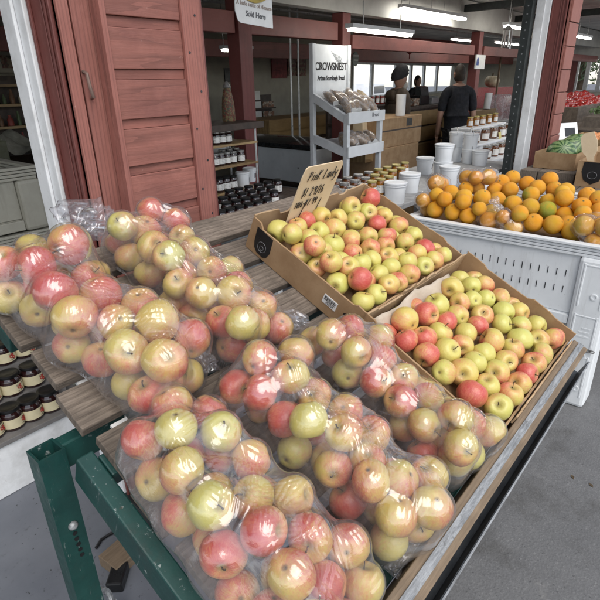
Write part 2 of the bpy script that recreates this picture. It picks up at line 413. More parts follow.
M_tin=simple('brushed_tin_lid',(.55,.55,.54),.3,metal=.8,var=.1)
M_gold=simple('gold_tin_lid',(.55,.46,.17),.35,metal=.5,var=.12)
def glassjar(name,col,rough=.08):
    m,nt,b,out=newmat(name); n=N(nt); c=n.coord()
    n.set(b.inputs['Base Color'],n.mix(n.rng(n.noise(c,30,3),.3,.7),col,tuple(x*.6 for x in col)))
    b.inputs['Roughness'].default_value=rough; b.inputs['Coat Weight'].default_value=.6; return m
M_jam=glassjar('dark_jam_glass',(.028,.010,.010))
M_honey=glassjar('amber_honey_glass',(.30,.115,.012))
M_dhoney=glassjar('dark_honey_glass',(.14,.045,.010))
M_melon=None
def melonmat():
    m,nt,b,out=newmat('watermelon_rind'); n=N(nt); c=n.coord(); s=n.sep(c)
    ang=n.math('ARCTAN2',s[1],s[2]); nz=n.noise(c,5,4,.7)
    w=n.math('SINE',n.math('ADD',n.math('MULTIPLY',ang,11),n.math('MULTIPLY',nz,9)))
    colr=n.mix(n.rng(w,-.2,.5),(.17,.245,.10),(.028,.075,.022)); n.set(b.inputs['Base Color'],colr); b.inputs['Roughness'].default_value=.35; return m
M_melon=melonmat()
M_tomato=simple('tomato_skin',(.46,.06,.03),.25,var=.2,coat=.3,scale=2,jitter=.2)
M_peach=simple('peach_skin',(.60,.24,.09),.6,var=.25,scale=8,jitter=.2)
M_redpepper=simple('red_pepper_skin',(.36,.022,.016),.25,var=.3,scale=20,coat=.3)
M_greenleaf=simple('leafy_greens',(.09,.15,.05),.6,var=.5,scale=40)
M_skin=simple('skin',(.30,.17,.12),.5,var=.08)
M_hair=simple('dark_hair',(.018,.013,.010),.6,var=.3)
M_hairb=simple('short_brown_hair',(.03,.018,.010),.7,var=.3)
M_navy=simple('navy_cotton',(.006,.007,.012),.85,var=.3)
M_blackc=simple('black_cotton',(.010,.010,.011),.85,var=.3)
M_brownc=simple('brown_canvas_coat',(.060,.041,.026),.85,var=.25)
M_turban=simple('black_turban_cloth',(.010,.009,.012),.8,var=.2)
M_beard=simple('grey_white_beard',(.42,.40,.37),.9,var=.3)
M_ceil=simple('dusty_white_ceiling_board',(.70,.70,.67),.8,var=.15,scale=3)
M_whitebeam=simple('white_painted_fascia',(.60,.59,.56),.6,var=.1,scale=4)
M_wallcream=simple('dull_cream_wall',(.40,.38,.32),.85,var=.12,scale=3)
M_frz=simple('freezer_white_enamel',(.72,.75,.78),.35,var=.06,scale=4)
M_frzlid=simple('freezer_glass_lid',(.03,.033,.036),.08,var=.2,coat=.6)
M_dkbrown=simple('dark_brown_countertop',(.055,.035,.026),.5,var=.3)
M_redcab=simple('red_enamel',(.30,.016,.020),.4,var=.15)
M_alu=simple('aluminium_window_frame',(.55,.56,.57),.35,metal=.5,var=.1)
M_tube=emit('fluorescent_tube_glow',(1,.96,.87),16.0)
M_window=emit('bright_daylight_window',(.80,.90,1.0),1.3)

# ------------------------------------------------------------------ render + world + sun
w=bpy.data.worlds.new('World'); sc.world=w; w.use_nodes=True
nt=w.node_tree; bg=nt.nodes['Background']; sky=nt.nodes.new('ShaderNodeTexSky'); sky.sky_type='NISHITA'; sky.sun_disc=False
SUNDIR=Vector((-.45,-1,0)).normalized()*math.cos(rad(52))+Vector((0,0,math.sin(rad(52))))
sky.sun_elevation=rad(52); sky.sun_rotation=math.atan2(SUNDIR.x,SUNDIR.y); sky.dust_density=.5; sky.air_density=1.0; sky.ozone_density=.8
hs0=nt.nodes.new('ShaderNodeHueSaturation'); hs0.inputs['Saturation'].default_value=.38; nt.links.new(sky.outputs[0],hs0.inputs['Color']); nt.links.new(hs0.outputs[0],bg.inputs[0]); bg.inputs[1].default_value=.15
sl=bpy.data.lights.new('sun_light','SUN'); sl.energy=1.5; sl.angle=rad(48); sl.color=(1,.945,.87)
so=bpy.data.objects.new('sun_light',sl); COL.objects.link(so); so.rotation_euler=(-SUNDIR).to_track_quat('-Z','Y').to_euler()
sc.view_settings.view_transform='Standard'; sc.view_settings.look='None'; sc.view_settings.gamma=1; sc.view_settings.exposure=.72
sc.render.engine='CYCLES'; sc.cycles.use_denoising=True; sc.cycles.max_bounces=8; sc.cycles.transparent_max_bounces=24; sc.cycles.diffuse_bounces=4; sc.cycles.caustics_reflective=False; sc.cycles.caustics_refractive=False
sc.cycles.sample_clamp_indirect=6
cam=bpy.data.cameras.new('camera'); co=bpy.data.objects.new('camera',cam); COL.objects.link(co)
cam.sensor_fit='HORIZONTAL'; cam.sensor_width=36; cam.lens=36*F/600; cam.clip_start=.02; cam.clip_end=400
M3=Matrix((rt,up,-fw)).transposed(); co.matrix_world=Matrix.Translation(CAM)@M3.to_4x4(); sc.camera=co
# ================================================================== GROUND AND BUILDING SHELL
FY=1.35            # building front
g=MB().box((-60,-90,-.4),(120,FY-.02,0)).build('asphalt_ground',M_asphalt); tag(g,'grey worn asphalt in front of the market','ground',kind='structure')
g=MB().box((-60,FY-.02,-.4),(120,120,.004)).build('concrete_floor',M_floor); tag(g,'blue grey painted concrete floor inside the market','floor',kind='structure')
g=MB().box((-1.2,.35,.004),(1.15,FY-.02,.008)).build('painted_threshold',M_floor); tag(g,'grey painted concrete under the apple table','floor',kind='structure')

# wall sections between the openings, each with its jamb, front boards and (left) the shutter door
def wall_section(x0,x1,label,mirror):
    t=thing('wall_section',label,'wall',(x0,FY,0))
    L=x1-x0
    MB().box((.012,.012,0),(L,.20,2.6)).build('core',M_maroon,t)
    # jamb: dark red face looking along -x, with mouldings
    MB().box((0,.0,0),(.012,.135,2.6)).build('jamb_board',M_maroon,t)
    for a,b,p in ((.010,.022,.010),(.040,.050,.006),(.060,.066,.004),(.118,.130,.008)):
        MB().box((-p,a,0),(-.0002,b,2.6)).build('jamb_moulding',M_maroon,t,bevel=.002)
    MB().box((-.022,-.016,.001),(L+.01,.262,.17)).build('kick_board',M_blacksteel,t,bevel=.003)
    tr=MB().box((-.016,.136,.17),(.012,.250,2.6))
    tr.build('white_trim',M_whitew,t,bevel=.003)
    MB().box((-.026,.180,.171),(-.0165,.248,2.6)).build('white_trim_strip',M_whitew,t,bevel=.003)
    return t
t=wall_section(.683,1.15,'faded red wall post with white edged jamb beside the shutter door','L')
MB().box((0,-.010,0),(.030,.011,2.6)).build('edge_board',M_redv,t,bevel=.002)
MB().box((.037,-.004,0),(.19,.011,2.6)).build('front_board',M_redv,t,bevel=.002)
# hook on the front board
hx=atY(86,80,FY-.012)
hk=MB().tube([(hx.x-.683,-.005,hx.z-.0+.02),(hx.x-.683,-.022,hx.z+.015),(hx.x-.683+.002,-.024,hx.z-.02),(hx.x-.683+.008,-.02,hx.z-.042),(hx.x-.683+.010,-.008,hx.z-.044)],.0045,8)
hk.build('latch_hook',simple('rusty_latch_iron',(.25,.17,.14),.5,metal=.4,var=.3),t,smooth=True)

# shutter door of raised boards
dy=FY-.055
d=thing('shutter_door','faded red shutter door with raised horizontal boards','door',(.769,dy,0))
DX=1.092-.769
MB().box((.0,.018,0),(DX,.045,2.55)).build('backing',M_redv,d)
MB().box((0,0,0),(.016,.0175,2.55)).build('stile',M_redv,d,bevel=.0015)
MB().box((DX-.075,-.004,0),(DX-.012,.0175,2.55)).build('stile',M_redv,d,bevel=.002)
MB().box((DX-.011,.004,0),(DX,.0175,2.55)).build('edge_strip',M_redv,d,bevel=.001)
nl=MB()
for k in range(26):
    zq=.06+.095*k+.012*math.sin(k*5.3); nl.lathe([(.0035,0),(.0035,.0012)],7,Matrix.Translation((DX-.030-.03*(k%2),-.0041,zq))@Matrix.Rotation(PI/2,4,'X'))
n_o=nl.build('nail_heads',M_steel,d); n_o['kind']='stuff'
zz=atY(114.3,80.2,dy).z; pitch=(atY(105.6,25.3,dy).z-atY(131.2,176.7,dy).z)/3
for k in range(-6,14):
    top=zz-k*pitch
    if top>2.5 or top-.098<.03: continue
    MB().box((.0165,.0035+.0008*((k*7)%3),top-.098),(DX-.0765,.0175,top)).build('raised_board',M_red,d,bevel=.0018)
    MB().box((.0165,.0135,top-pitch+.0015),(DX-.0765,.0175,top-.0995)).build('recessed_board',M_red,d)

# right-hand post section
XR=4.963
t=wall_section(XR,XR+.34,'dark red jamb with pink board front beside the melon stand','R')
MB().box((.0,-.012,0),(.26,.0115,2.6)).build('front_board',M_redv,t,bevel=.003)
for k in range(14):
    z0=.05+.178*k
    MB().box((.006,-.026-.003*(k%2),z0),(.262+.006*((k*5)%3),-.0125,z0+.170)).build('raised_board',M_redv,t,bevel=.003)
p=MB().box((XR-.075,FY+.262,0),(XR+.01,FY+.335,2.6)); 
dp=thing('steel_post','dark grey perforated steel post along the white jamb trim','post',(XR,FY,0))
MB().box((-.075,.262,0),(.01,.335,2.6)).build('post_tube',M_blacksteel,dp,bevel=.004)
hl=MB()
for k in range(40):
    z=.1+.06*k; hl.lathe([(.006,0),(.006,.002)],8,Matrix.Translation((-.0752,.298,z))@Matrix.Rotation(PI/2,4,'Y')@Matrix.Translation((0,0,-.0015)))
hl.build('bolt_holes',M_galv,dp)
hb=MB().box((-4,FY+.02,2.44),(16,FY+.18,2.62)).build('header_beam',M_beam); tag(hb,'dark red header beam over the front openings','beam')

# roof and ceilings
SXX,BYY=16.2,7.6
g=MB().box((-6,FY+.2,2.62),(SXX,BYY,2.80)).build('ceiling',M_ceil); tag(g,'dusty white ceiling inside the market','ceiling',kind='structure')
g=MB().box((-7,1.2,2.80),(16.4,7.75,2.86)).build('roof',simple('grey_roofing',(.2,.2,.2),.8)); tag(g,'low roof over the market','roof',kind='structure')

# post row
PY=3.5
def post(px,w,label,z1=2.24):
    p=atY(px,60,PY); o=thing('interior_post',label,'post',(p.x,PY,0),group='posts inside the market')
    MB().box((-w/2,-w/2,0),(w/2,w/2,z1)).build('upright',M_post,o,bevel=.006)
    return o
post(241,.15,'maroon post standing behind the jar shelves')
post(341,.14,'maroon post rising behind the bread rack sign')
post(475,.14,'maroon post above the navy shirted man, with small notices')
z_a=atY(300,6,PY-.05).z
b=MB().box((-4,PY-.06,2.245),(16,PY+.06,2.60)).build('white_fascia_beam',M_whitebeam,bevel=.004); tag(b,'white painted fascia beam along the inner post row','beam')
zt=atY(280,17,PY).z; zb=atY(280,37,PY).z
zt2=atY(380,37.5,PY).z; zb2=atY(380,50.5,PY).z
for (xa,xb,lab,z0_,z1_) in ((-4,atY(233,60,PY).x,'maroon cross beam left of the inner posts',zb,zt),(atY(249,60,PY).x,atY(334,60,PY).x,'maroon cross beam behind the hanging white sign',zb,zt),(atY(348.5,60,PY).x,atY(470.5,60,PY).x,'maroon cross beam above the counter',zb2,zt2),(atY(480,60,PY).x,16,'maroon cross beam right of the notice post',zb2,zt2)):
    b=MB().box((xa,PY-.05,z0_),(xb,PY+.05,z1_)).build('cross_beam',M_beam,bevel=.004); tag(b,lab,'beam')
b=MB().box((-4,5.6,1.93),(16,5.68,2.14)).build('cross_beam',M_beam,bevel=.004); tag(b,'long maroon beam deep inside behind the post row','beam')
# joists running into the building
for i,(x,lab) in enumerate(((5.9,'dark steel joist above the steel post'),(7.6,'dark steel joist right of the wind chime'),(9.6,'dark steel joist far right under the ceiling'),(3.2,'dark steel joist above the jar shelves'),(1.6,'dark steel joist nearest the shutter door'))):
    b=MB().box((x-.03,FY+.25,2.44),(x+.03,PY-.08,2.53)).build('ceiling_joist',M_blacksteel,bevel=.003); tag(b,lab,'joist')
for i,z in enumerate((2.36,2.44)):
    b=MB().tube([(-3,4.4+i*.5,z),(4,4.4+i*.5,z),(14,4.4+i*.5,z)],.012,6).build('conduit_pipe',M_alu,smooth=True); tag(b,['thin metal conduit under the ceiling, lower one','thin metal conduit under the ceiling, upper one'][i],'pipe')

# back wall with a row of windows, and side wall
BY=7.4
def wx(px,y=BY): return atY(px,75,y).x
wz0=atY(440,93,BY).z; wz1=atY(440,64,BY).z
xa=wx(352); xb=wx(513)
bw=thing('back_wall','cream back wall with a red band above its windows','wall',(0,BY,0))
MB().box((-5,0,0),(xa,.15,2.62)).build('wall_panel',M_wallcream,bw)
MB().box((xa,0,0),(xb,.15,wz0)).build('wall_panel',M_wallcream,bw)
MB().box((xa,0,wz1),(xb,.15,2.62)).build('red_band',M_beam,bw)
MB().box((xb,0,0),(16.2,.15,2.62)).build('wall_panel',M_wallcream,bw)
glass=bpy.data.materials.new('window_glass'); glass.use_nodes=True; gn=glass.node_tree; gn.nodes.clear(); q=N(gn)
o_=q.node('ShaderNodeOutputMaterial'); tr=q.node('ShaderNodeBsdfTransparent'); gl=q.node('ShaderNodeBsdfGlossy'); gl.inputs['Roughness'].default_value=.04; mx=q.node('ShaderNodeMixShader'); mx.inputs[0].default_value=.09; gn.links.new(tr.outputs[0],mx.inputs[1]); gn.links.new(gl.outputs[0],mx.inputs[2]); gn.links.new(mx.outputs[0],o_.inputs[0])
edges=[352,372,396,411,424,437,456,472,490,513]
for i in range(len(edges)-1):
    a,b_=wx(edges[i]),wx(edges[i+1]); wdt=b_-a
    wt=thing('market_window','aluminium window in the back wall, %s from its left end'%ORD[i+1],'window',(a,BY,wz0),group='windows in the back wall')
    h=wz1-wz0; f=MB()
    f.box((.002,-.02,.0),(.05,.04,h)); f.box((wdt-.05,-.02,0),(wdt-.002,.04,h)); f.box((.051,-.02,0),(wdt-.051,.04,.05)); f.box((.051,-.02,h-.05),(wdt-.051,.04,h))
    f.build('frame',M_alu,wt); MB().box((.051,.005,.051),(wdt-.051,.011,h-.051)).build('pane',glass,wt)
sw=thing('side_wall','far side wall with bright windows behind the vegetable stands','wall',(0,0,0))
SX=16.0
def sy(px): return atX(px,75,SX).y
sz0=atX(580,92,SX).z; sz1=atX(580,58,SX).z
MB().box((SX,-2,0),(SX+.15,BY-.01,sz0)).build('wall_panel',M_wallcream,sw)
MB().box((SX,-2,sz1),(SX+.15,BY-.01,2.62)).build('wall_panel',M_ceil,sw)
for a,b_ in ((sy(553),BY-.01),):
    MB().box((SX,a,sz0+.001),(SX+.15,b_,sz1-.001)).build('wall_panel',M_wallcream,sw)
we=[554,568.5,576,587,600,622,650]
for i in range(len(we)-1):
    a,b_=sy(we[i+1]),sy(we[i])
    if i==1:
        MB().box((SX-.05,a+.002,sz0+.001),(SX+.1,b_-.002,sz1-.001)).build('mullion_post',M_post,sw); continue
    wt=thing('market_window','tall bright window behind the pepper bin, %s along the side wall'%ORD[i+1 if i==0 else i],'window',(SX,a,sz0),group='windows in the side wall')
    h=sz1-sz0; wd=b_-a; f=MB(); f.box((-.02,.002,0),(.04,.05,h)); f.box((-.02,wd-.05,0),(.04,wd-.002,h)); f.box((-.02,.051,0),(.04,wd-.051,.05)); f.box((-.02,.051,h-.05),(.04,wd-.051,h)); f.build('frame',M_alu,wt)
    MB().box((.005,.051,.051),(.011,wd-.051,h-.051)).build('pane',glass,wt)
# ================================================================== APPLE TABLE
T0=thing('display_table','sloping slatted wood display table on a dark green steel frame','table',(0,TY,TZ),TROT)
XT0,XT1=.29,1.50
for k in range(8):
    a=.47-.1125*k
    j=.004*math.sin(k*5.1); 
    MB().box((XT0+.006*math.sin(k*3.7),a+j,-.021),(XT1+.008*math.cos(k*2.9),a+.090+j*.5,0.0)).build('slat',M_slat,T0,bevel=.0022)
# frame: side rails, cross tubes, front rail, legs
MB().box((.256,-.40,-.090),(.286,.105,-.0225)).build('side_rail',M_green,T0,bevel=.003)
MB().box((1.46,-.40,-.078),(1.49,.52,-.0225)).build('side_rail',M_green,T0,bevel=.003)
for t_ in (-.30,.045,.40):
    MB().box((.287,t_,-.066),(1.459,t_+.045,-.0225)).build('cross_tube',M_green,T0,bevel=.003)
for xx in (.355,):
    for t_ in (-.02,.10,.225,.335):
        MB().box((xx-.02,t_,-.030),(xx+.012,t_+.03,-.0222)).build('slat_clip',M_paper,T0)
MB().box((.69,.02,-.034),(.80,.53,-.0222)).build('support_board',M_whitew,T0)
MB().box((.29,-.385,-.040),(1.50,-.30,-.0225)).build('front_rail',M_green,T0,bevel=.003)
MB().box((.27,-.432,-.045),(1.525,-.388,.040)).build('lip_board',M_lip,T0,bevel=.002)
MB().box((.27,-.4185,.0402),(1.525,-.4025,.0425)).build('metal_strip',M_galv,T0,bevel=.0008)
an=MB(); an.box((.26,-.461,-.050),(1.53,-.4325,-.044)); an.box((.26,-.461,-.0438),(1.53,-.456,.006)); an.build('edge_angle',M_steel,T0)
MB().box((.26,-.4612,.0062),(1.53,-.4578,.0078)).build('bright_edge',M_galv,T0)
# legs (vertical): children placed through the table frame
inv=TM.inverted()
def leg(x,y,s,ztop,zb=0.0,plug=True):
    L=thing('leg',None,None)
    b=MB(); th=.004
    for a,c in (((0,0),(s,th)),((0,s-th),(s,s)),((0,th),(th,s-th)),((s-th,th),(s,s-th))):
        b.box((a[0],a[1],zb),(c[0],c[1],ztop))
    L2=b.build('leg',M_green,None); COL.objects.unlink(L); bpy.data.objects.remove(L)
    L2.parent=T0; L2.matrix_parent_inverse=inv; L2.location=(x,y,0)
    return L2
lg=leg(.213,.763,.046,1.032)
hb_=MB().box((.2595,.778,.978),(1.46,.808,1.030)).build('cross_bar',M_green,None,bevel=.003); hb_.parent=T0; hb_.matrix_parent_inverse=inv
bt=MB().lathe([(.0085,0),(.0085,.004),(.006,.007),(.003,.009)],12,Matrix.Translation((.026,-.0005,.872))@Matrix.Rotation(PI/2,4,'X')).build('bolt',M_galv,lg,smooth=True)
hs=MB()
for k in range(5): hs.lathe([(.0042,0),(.0042,.0012)],10,Matrix.Translation((.026+.0006*k,-.0003,.852-.014*k))@Matrix.Rotation(PI/2,4,'X'))
hs.build('adjustment_holes',M_black,lg)
leg(1.44,.50,.046,.92); leg(1.44,1.02,.046,1.15); leg(.80,1.04,.046,1.15); leg(.30,.26,.046,.80)

# ================================================================== APPLES
def apple_mesh(seed):
    r_=random.Random(seed); nA,nP=26,18; vs=[];fs=[]
    el=.93+r_.uniform(-.05,.05); tilt=r_.uniform(-.17,.17); tilt2=r_.uniform(-.17,.17); ph=r_.uniform(0,6); tap=r_.uniform(.02,.10); e2=r_.uniform(-.06,.06)
    vs.append((0,0,.68*el))
    for i in range(1,nP):
        f=PI*i/nP
        for k in range(nA):
            a=2*PI*k/nA
            rr=math.sin(f)**.93*(1-tap*(1-math.cos(f))*.5)*(1+.032*math.cos(5*a+ph)*(.25+.75*((1-math.cos(f))*.5)))*(1+e2*math.cos(2*a))
            z=el*math.cos(f)-.29*math.exp(-(f/.33)**2)+.17*math.exp(-((PI-f)/.27)**2)
            x=rr*math.cos(a); y=rr*math.sin(a)
            z+=tilt*x*.5+tilt2*y*.5
            vs.append((x,y,z))
    vs.append((0,0,-.80*el))
    for k in range(nA): fs.append((0,1+k,1+(k+1)%nA))
    for i in range(nP-2):
        for k in range(nA):
            a=1+i*nA; k2=(k+1)%nA
            fs.append((a+k,a+nA+k,a+nA+k2,a+k2))
    l=len(vs)-1; a=1+(nP-2)*nA
    for k in range(nA): fs.append((l,a+(k+1)%nA,a+k))
    me=bpy.data.meshes.new('apple'); me.from_pydata(vs,[],fs); me.update(); me.polygons.foreach_set('use_smooth',[True]*len(me.polygons)); me.materials.append(M_apple); return me
AM=[apple_mesh(s) for s in range(14)]
def stem_mesh(seed):
    r_=random.Random(seed); b=MB(); dx=r_.uniform(-.16,.16); dy_=r_.uniform(-.16,.16); L=r_.uniform(.28,.52)
    b.tube([(0,0,.62),(dx*.15,dy_*.15,.62+L*.4),(dx*.5,dy_*.5,.62+L*.75),(dx,dy_,.62+L)],.035,7,[1.0,.8,.85,1.35])
    me=bpy.data.meshes.new('stem'); me.from_pydata(b.v,[],b.f); me.update(); me.polygons.foreach_set('use_smooth',[True]*len(me.polygons)); me.materials.append(M_stem); return me
SM=[stem_mesh(s) for s in range(6)]
BL={'g':(.27,.9),'y':(.42,.40),'p':(.56,.5),'r':(.76,.4),'o':(.66,.1)}
CN={'g':'yellow-green','y':'yellow','p':'pink-flushed','r':'red','o':'orange-red'}
BLB={'g':(.30,.65),'y':(.47,.2),'p':(.58,.25),'r':(.74,.25),'o':(.66,.0)}
def put_apple(pos,r,c,label,group,up_hint=None,always_stem=None):
    """pos is the world centre"""
    me=random.choice(AM); o=bpy.data.objects.new('apple',me); COL.objects.link(o)
    pos=Vector(pos); tocam=(CAM-pos).normalized()
    rv=Vector(rng.normal(size=3)).normalized()
    if c=='r' or c=='o': b=(tocam*1.0+rv*.95).normalized()
    elif c=='g': b=(-tocam*.55+rv*1.0).normalized()
    else:
        s=rv-tocam*rv.dot(tocam); b=(s.normalized()+tocam*random.uniform(-.45,.35)).normalized()
    ax=Vector(rng.normal(size=3))
    if random.random()<.45: ax=ax*.5+tocam*.9*random.choice((1,1,-1))+Vector((0,0,.5))
    ax=ax-b*ax.dot(b)
    if ax.length<.05: ax=b.orthogonal()
    ax.normalize(); x=b.cross(ax)
    o.matrix_world=Matrix.Translation(pos)@Matrix((x,b,ax)).transposed().to_4x4()@Matrix.Diagonal((r,r,r,1))
    bl,gr=(BL if 'carton' in group else BLB)[c]
    o.color=(min(1,max(0,bl+random.uniform(-.10,.10))),min(1,max(0,gr+random.uniform(-.25,.25))),random.random(),1)
    tag(o,label,'apple',group)
    if ax.dot(tocam)>.12 and random.random()<.8:
        s=bpy.data.objects.new('stem',random.choice(SM)); COL.objects.link(s); s.parent=o
    return o
def picks(txt,ox,oy,sc_):
    out=[]
    for tok in txt.split():
        a=tok.split(','); lay=a[4] if len(a)>4 else 'm'
        out.append((ox+float(a[0])/sc_, oy+float(a[1])/sc_, float(a[2])/sc_, a[3], lay))
    return out
def relax(P,R,floor,iters=60,pull=None,lo=None,hi=None):
    P=np.array(P,float); R=np.array(R,float); P0=P.copy()
    for it in range(iters):
        d=P[:,None,:]-P[None,:,:]; L=np.linalg.norm(d,axis=2)+1e-9
        want=(R[:,None]+R[None,:])*.965
        ov=np.clip(want-L,0,None); np.fill_diagonal(ov,0)
        P+= (d/L[:,:,None]*ov[:,:,None]*.32).sum(1)
        P+=(P0-P)*.03
        P[:,2]=np.maximum(P[:,2],floor+R*.95)
        if lo is not None:
            P[:,0]=np.clip(P[:,0],lo[0]+R,hi[0]-R); P[:,1]=np.clip(P[:,1],lo[1]+R,hi[1]-R)
    return P
def rows_label(P,width):
    """row (counted from the low side) and place (from the left) of each fruit"""
    idx=np.argsort(P[:,1]); rows=[]; cur=[idx[0]]
    for i in idx[1:]:
        if P[i,1]-np.mean(P[cur,1])>width: rows.append(cur); cur=[i]
        else: cur.append(i)
    rows.append(cur); out={}
    for r_,c in enumerate(rows):
        c=sorted(c,key=lambda i:P[i,0])
        for k,i in enumerate(c): out[i]=(r_+1,k+1)
    return out

# ---------------- cardboard boxes
def wallp(b,poly,A,B,thick=.005):
    """poly given in (along, height); A->B base line in table coordinates (x,t)"""
    ax=Vector((B[0]-A[0],B[1]-A[1],0)); L=ax.length; ax.normalize(); nn=Vector((0,0,1)).cross(ax)
    M=Matrix(((ax.x,nn.x,0,A[0]),(ax.y,nn.y,0,A[1]),(0,0,1,0),(0,0,0,1)))
    pts=[(p[0]*L,p[1]) for p in poly]
    b.prism(pts,thick,M)
def ragged(n,h,amp,seed,x0=0,x1=1):
    r_=random.Random(seed); out=[]
    for i in range(n+1):
        u=x0+(x1-x0)*i/n; out.append((u,h+r_.uniform(-amp,amp)))
    return out
def carton(name,label,x0,x1,t0,t1,hb,kind):
    c=thing(name,label,'cardboard box',tw(0,0,0),TROT,group='cartons of loose apples')
    MB().box((x0+.006,t0+.006,.001),(x1-.006,t1-.006,.006)).build('bottom',M_cardin,c)
    def wall(nm,poly,A,B,m=M_card):
        b=MB(); wallp(b,poly,A,B); return b.build(nm,m,c)
    lp=[(0,.002),(1,.002)]
    if kind=='back':
        wall('side_panel',lp+[(1,.088),(.93,.090),(.90,.083),(.55,.082),(.5,.085),(.10,.083),(.07,.097),(0,.099)],(x0,t1),(x0,t0))        # left
        wall('back_panel',lp+[(1,.103),(.965,.107),(.90,.100),(.80,.098),(.78,.088),(.73,.088),(.71,.098),(.52,.096),(.30,.096),(.26,.084),(.20,.083),(.18,.100),(.05,.104),(0,.102)],(x0+.0055,t1),(x1-.0055,t1),M_cardin)
        wall('side_panel',lp+[(1,.103),(.86,.101),(.80,.106),(.4,.102),(.2,.106),(.15,.098),(0,.094)],(x1-.005,t0),(x1-.005,t1),M_card)
        wall('front_panel',lp+ragged(16,.083,.006,3)[::-1],(x0+.0055,t0),(x1-.0055,t0),M_card)
        # torn flap folded on the front panel
        b=MB(); wallp(b,[(0,.07),(1,.07)]+ragged(20,.100,.007,9)[::-1],(x0+.16,t0-.007),(x1-.02,t0-.007),.004); b.build('torn_flap',M_cardin,c)
    else:
        wall('side_panel',lp+[(1,.058),(.94,.060),(.90,.070),(.55,.078),(.1,.084),(.06,.1),(0,.1)],(x0,t1),(x0,t0))
        wall('back_panel',lp+[(1,.100),(.93,.103),(.90,.090),(.5,.086),(.1,.088),(.08,.098),(0,.098)],(x0+.0055,t1),(x1-.0055,t1),M_cardin)
        wall('side_panel',lp+[(1,.112),(.84,.108),(.80,.101),(.42,.097),(.38,.106),(.24,.102),(.18,.096),(0,.092)],(x1-.005,t0),(x1-.005,t1),M_card)
        wall('front_panel',lp+ragged(22,.060,.005,5)[::-1],(x0+.0055,t0),(x1-.0055,t0),M_card)
        b=MB(); wallp(b,[(0,.045),(1,.045)]+ragged(26,.071,.006,8)[::-1],(x0+.10,t0-.007),(x1-.01,t0-.007),.004); b.build('torn_flap',M_cardin,c)
        b=MB(); n_=14
        vs=[];fs=[]
        for i in range(n_+1):
            for j in range(7):
                u=i/n_; v=j/6
                vs.append((x0+.012+u*.40, t1-.014-v*.05-.006*math.sin(u*9), .094-v*.042+.006*math.sin(u*17+v*5)+.004*math.sin(u*41)))
        for i in range(n_):
            for j in range(6): fs.append((i*7+j,i*7+j+1,(i+1)*7+j+1,(i+1)*7+j))
        b.add(vs,fs); o=b.build('paper_liner',M_kraft,c,smooth=True); s_=o.modifiers.new('thick','SOLIDIFY'); s_.thickness=.0012
    b=MB()                                     # pulp tray under the fruit
    nx,ny=46,36; vs=[];fs=[]
    for i in range(nx+1):
        for j in range(ny+1):
            x=x0+.008+(x1-x0-.016)*i/nx; y=t0+.008+(t1-t0-.016)*j/ny
            vs.append((x,y,.036+.010*math.sin(x*105)*math.sin(y*105)))
    for i in range(nx):
        for j in range(ny): fs.append((i*(ny+1)+j,(i+1)*(ny+1)+j,(i+1)*(ny+1)+j+1,i*(ny+1)+j+1))
    b.add(vs,fs).build('pulp_tray',M_card,c,smooth=True)
    return c
BX0,BX1=.918,1.455
c1=carton('apple_carton','open brown cardboard carton with a price card, upper of the two','%s'%0 or 0,BX1,0,0,0,'x') if False else carton('apple_carton','open brown cardboard carton of apples with the price card, nearer the shutter door',BX0,BX1,.008,.412,.10,'back')
c2=carton('apple_carton','open brown cardboard carton of apples at the table lip',BX0-.016,BX1+.005,-.378,.000,.10,'front')
# black printed emblem on the left panel of the back carton
lab=MB(); 
def on_left(u,h): return (BX0-.0012, .412-.404*u, h)
pol=[(.055,.083),(.205,.079),(.212,.035),(.195,.018),(.165,.010),(.105,.012),(.075,.022),(.062,.040)]
n_=len(pol); lab.add([on_left(*p) for p in pol]+[(BX0+.0005,)+on_left(*p)[1:] for p in pol],[tuple(range(n_)),]+[(i,i+n_,(i+1)%n_+n_,(i+1)%n_) for i in range(n_)])
lab.build('black_emblem',M_black,c1)
def circ(cu,ch,r,n=20,a0=0,a1=2*PI): return [on_left(cu+r*math.cos(a0+(a1-a0)*k/n)/.404,ch+r*math.sin(a0+(a1-a0)*k/n)) for k in range(n)]
e=MB(); e.tube([Vector(p)+Vector((-.0006,0,0)) for p in circ(.137,.037,.015)],.0007,4,closed=True); e.tube([Vector(p)+Vector((-.0006,0,0)) for p in circ(.137,.034,.007,9)],.0007,4,closed=True); e.build('emblem_ring',M_grayink,c1)
st=MB(); st.box((BX0-.0015,.412-.404*.81,.030),(BX0-.0001,.412-.404*.70,.055)); sk=st.build('barcode_sticker',M_paper,c1)
bc=MB(); y_=.412-.404*.80
for k in range(16):
    w_=.0008+.0010*((k*7)%3)*.5; bc.box((BX0-.0019,y_,.040),(BX0-.0016,y_+w_,.052)); y_+=.0024
for k in range(2): bc.box((BX0-.0019,.412-.404*.79,.033+.0035*k),(BX0-.0016,.412-.404*.73,.0345+.0035*k))
bc.build('barcode',M_ink,sk)
pt=MB(); pp=[(.868,.045),(.905,.052),(.935,.047),(.94,.03),(.90,.022),(.872,.028)]
pt.add([on_left(*p) for p in pp]+[(BX0+.0005,)+on_left(*p)[1:] for p in pp],[tuple(range(6))]+[(i,i+6,(i+1)%6+6,(i+1)%6) for i in range(6)]); pt.build('black_print',M_black,c1)
# scribbled pencil on the back panel of the front carton
e=MB(); px_=[]
for k in range(46):
    u=k/45; px_.append((BX0+.035+.13*u, -.0062, .060+.020*u*.3+.007*math.sin(u*60)+.004*math.sin(u*23)))
e.tube(px_,.0007,4); e.build('scribble',M_ink2,c2)

